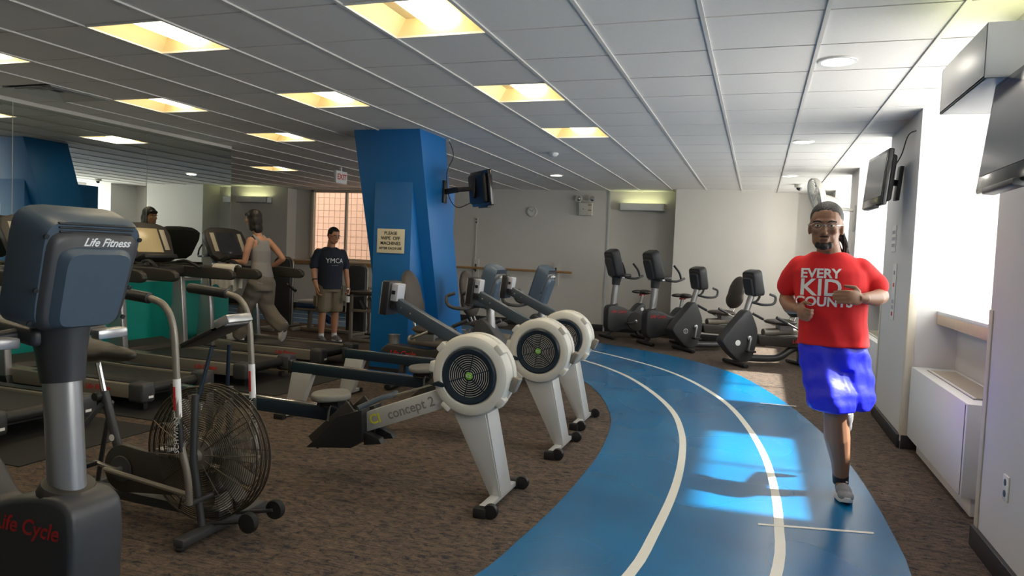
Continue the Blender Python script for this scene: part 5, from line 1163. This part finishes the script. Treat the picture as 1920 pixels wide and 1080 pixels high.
limb(h_, [W(-5.89, 7.37, 0.93), W(-6.03, 7.37, 0.66), W(-6.11, 7.38, 0.45), W(-6.14, 7.38, 0.29)], [0.115, 0.095, 0.090, 0.092])
limb(h_, [W(-5.87, 7.53, 0.93), W(-5.865, 7.53, 0.64), W(-5.74, 7.52, 0.50), W(-5.62, 7.52, 0.41)], [0.115, 0.098, 0.095, 0.092])
pt = remeshed('sweatpants', h_, 0.010, 5, 'sweatpants', wo_)
for v in pt.data.vertices: v.co += V(0.5, -0.8, 0)*0.006*math.sin(v.co.z*45+v.co.x*25)
shoe('shoe', W(-6.08, 7.38, 0.212), W(-6.335, 7.37, 0.212), V(0, 0, 1), 'shoewhite', 'shoewhite', wo_)
shoe('shoe', W(-5.545, 7.52, 0.455), W(-5.60, 7.52, 0.215), V(-1, 0, 0.2), 'shoewhite', 'shoewhite', wo_)

# ---------------------------------------------------------------- the standing man
PX, PY = -6.08, 9.25
mn = empty('person', (PX, PY, 0)); tag(mn, 'standing person in navy t-shirt and khaki shorts holding a bottle', 'person')
def W(x, y, z): return V(x-PX, y-PY, z)
b = MB(); HC = W(-5.99, 9.20, 1.60); MF = V(0.80, -0.60, 0)
HP, HR = head(b, HC, V(0.88, -0.42, -0.22), 1.0)
ML = V(0.60, 0.80, 0)      # his left
def Q(f, l, z): return W(-6.07, 9.25, 0)+MF*f+ML*l+V(0, 0, z)
limb(b, [Q(-0.01, 0, 1.38), Q(0.015, 0, 1.46), Q(0.045, 0, 1.53)], [0.066, 0.058, 0.058])
yw = math.atan2(MF.y, MF.x)
torso(b, [(Q(0, 0, 0.84), 0.12, 0.165), (Q(0, 0, 0.98), 0.125, 0.16), (Q(0.01, 0, 1.12), 0.12, 0.165), (Q(0, 0, 1.28), 0.12, 0.18), (Q(-0.01, 0, 1.37), 0.095, 0.17), (Q(-0.01, 0, 1.42), 0.06, 0.09)], yaw=yw)
for q in (-1, 1):
    limb(b, [Q(-0.01, q*0.185, 1.355), Q(-0.02, q*0.235, 1.20), Q(0.0, q*0.25, 1.06)], [0.054, 0.048, 0.040])
    limb(b, [Q(0.0, q*0.25, 1.06), Q(0.06, q*0.25, 0.93), Q(0.12, q*0.24, 0.83)], [0.040, 0.038, 0.026])
    hand(b, Q(0.12, q*0.24, 0.83), MF*0.35+V(0, 0, -1), ML*-q+MF*0.2, MF, 0.7 if q < 0 else 1.1, 1.0)
    limb(b, [Q(0.0, q*0.085, 0.84), Q(0.0, q*0.095, 0.62), Q(-0.005, q*0.10, 0.46)], [0.09, 0.075, 0.056])
    limb(b, [Q(-0.005, q*0.10, 0.46), Q(-0.025, q*0.10, 0.31), Q(-0.03, q*0.10, 0.08)], [0.055, 0.056, 0.034])
remeshed('body', b, 0.0075, 3, 'skin2', mn); face_parts(HP, HR, mn, 1.0, glasses='blackprint')
g = MB(); g.sphere(HP(-0.020, 0, 0.045), (0.101, 0.082, 0.084), 24, 16, HR); g.sphere(HP(-0.055, 0, 0.0), (0.06, 0.073, 0.075), 20, 14, HR)
hr_ = remeshed('hair', g, 0.006, 2, 'brownhair', mn)
for v in hr_.data.vertices:
    q = HR.transposed() @ (v.co-HC)
    if q.x > 0.045 and q.z < 0.075: v.co -= HR @ V((q.x-0.045)*0.9, 0, 0)
s_ = MB()
torso(s_, [(Q(0, 0, 0.80), 0.148, 0.19), (Q(0, 0, 0.98), 0.146, 0.185), (Q(0.01, 0, 1.12), 0.142, 0.188), (Q(0, 0, 1.28), 0.143, 0.203), (Q(-0.01, 0, 1.375), 0.112, 0.182), (Q(-0.01, 0, 1.43), 0.070, 0.09)], yaw=yw)
for q in (-1, 1): limb(s_, [Q(-0.01, q*0.185, 1.345), Q(-0.02, q*0.235, 1.22), Q(-0.018, q*0.246, 1.14)], [0.062, 0.062, 0.066])
ms = remeshed('t_shirt', s_, 0.009, 4, 'navyshirt', mn)
print_on('YMCA', 0.10, 'whiteprint', ms, mn, Q(0.3, 0.02, 1.225), ML, V(0, 0, 1), MF, 'shirt_lettering')
print_on('_______', 0.03, 'whiteprint', ms, mn, Q(0.3, 0.02, 1.170), ML, V(0, 0, 1), MF, 'shirt_rule')
h_ = MB()
torso(h_, [(Q(0, 0, 0.76), 0.14, 0.18), (Q(0, 0, 0.86), 0.143, 0.183), (Q(0, 0, 0.93), 0.135, 0.172)], yaw=yw)
for q in (-1, 1): limb(h_, [Q(0, q*0.085, 0.84), Q(0.0, q*0.095, 0.65), Q(0, q*0.10, 0.50)], [0.112, 0.112, 0.114])
ks = remeshed('cargo_shorts', h_, 0.010, 4, 'khaki', mn)
for v in ks.data.vertices:
    if v.co.z < 0.46: v.co.z = 0.46+(v.co.z-0.46)*0.2
MB().box(Q(0.0, -0.215, 0.62), (0.14, 0.02, 0.16), rotm('Z', yw)).build('cargo_pocket', 'khaki', ks, 0.008)
for q in (-1, 1):
    MB().tube([Q(-0.03, q*0.10, 0.075), Q(-0.028, q*0.10, 0.13)], [0.040, 0.041], 16).build('sock', 'whiteprint', mn)
    shoe('shoe', Q(-0.09, q*0.10, 0.006), Q(0.185, q*0.125, 0.006), V(0, 0, 1), 'shoegrey' if q > 0 else 'shoegrey', 'shoewhite', mn)
MB().tube([Q(0.05, -0.25, 0.945), Q(0.06, -0.25, 0.925)], 0.041, 14).build('wristband', 'black', mn)
bt = empty('bottle', tuple(Q(0.185, 0.215, 0.60)+V(PX, PY, 0))); tag(bt, 'clear plastic bottle held by the standing man', 'bottle')
MB().lathe([(0.034, 0.0), (0.036, 0.01), (0.036, 0.14), (0.030, 0.17), (0.014, 0.195), (0.013, 0.21)], n=20).build('bottle_body', 'glass', bt)
MB().lathe([(0.031, 0.012), (0.033, 0.02), (0.033, 0.10), (0.0001, 0.101)], n=18).build('label', 'whiteprint', bt)
MB().lathe([(0.016, 0.205), (0.016, 0.225), (0.0001, 0.226)], n=16).build('cap', 'whiteprint', bt)
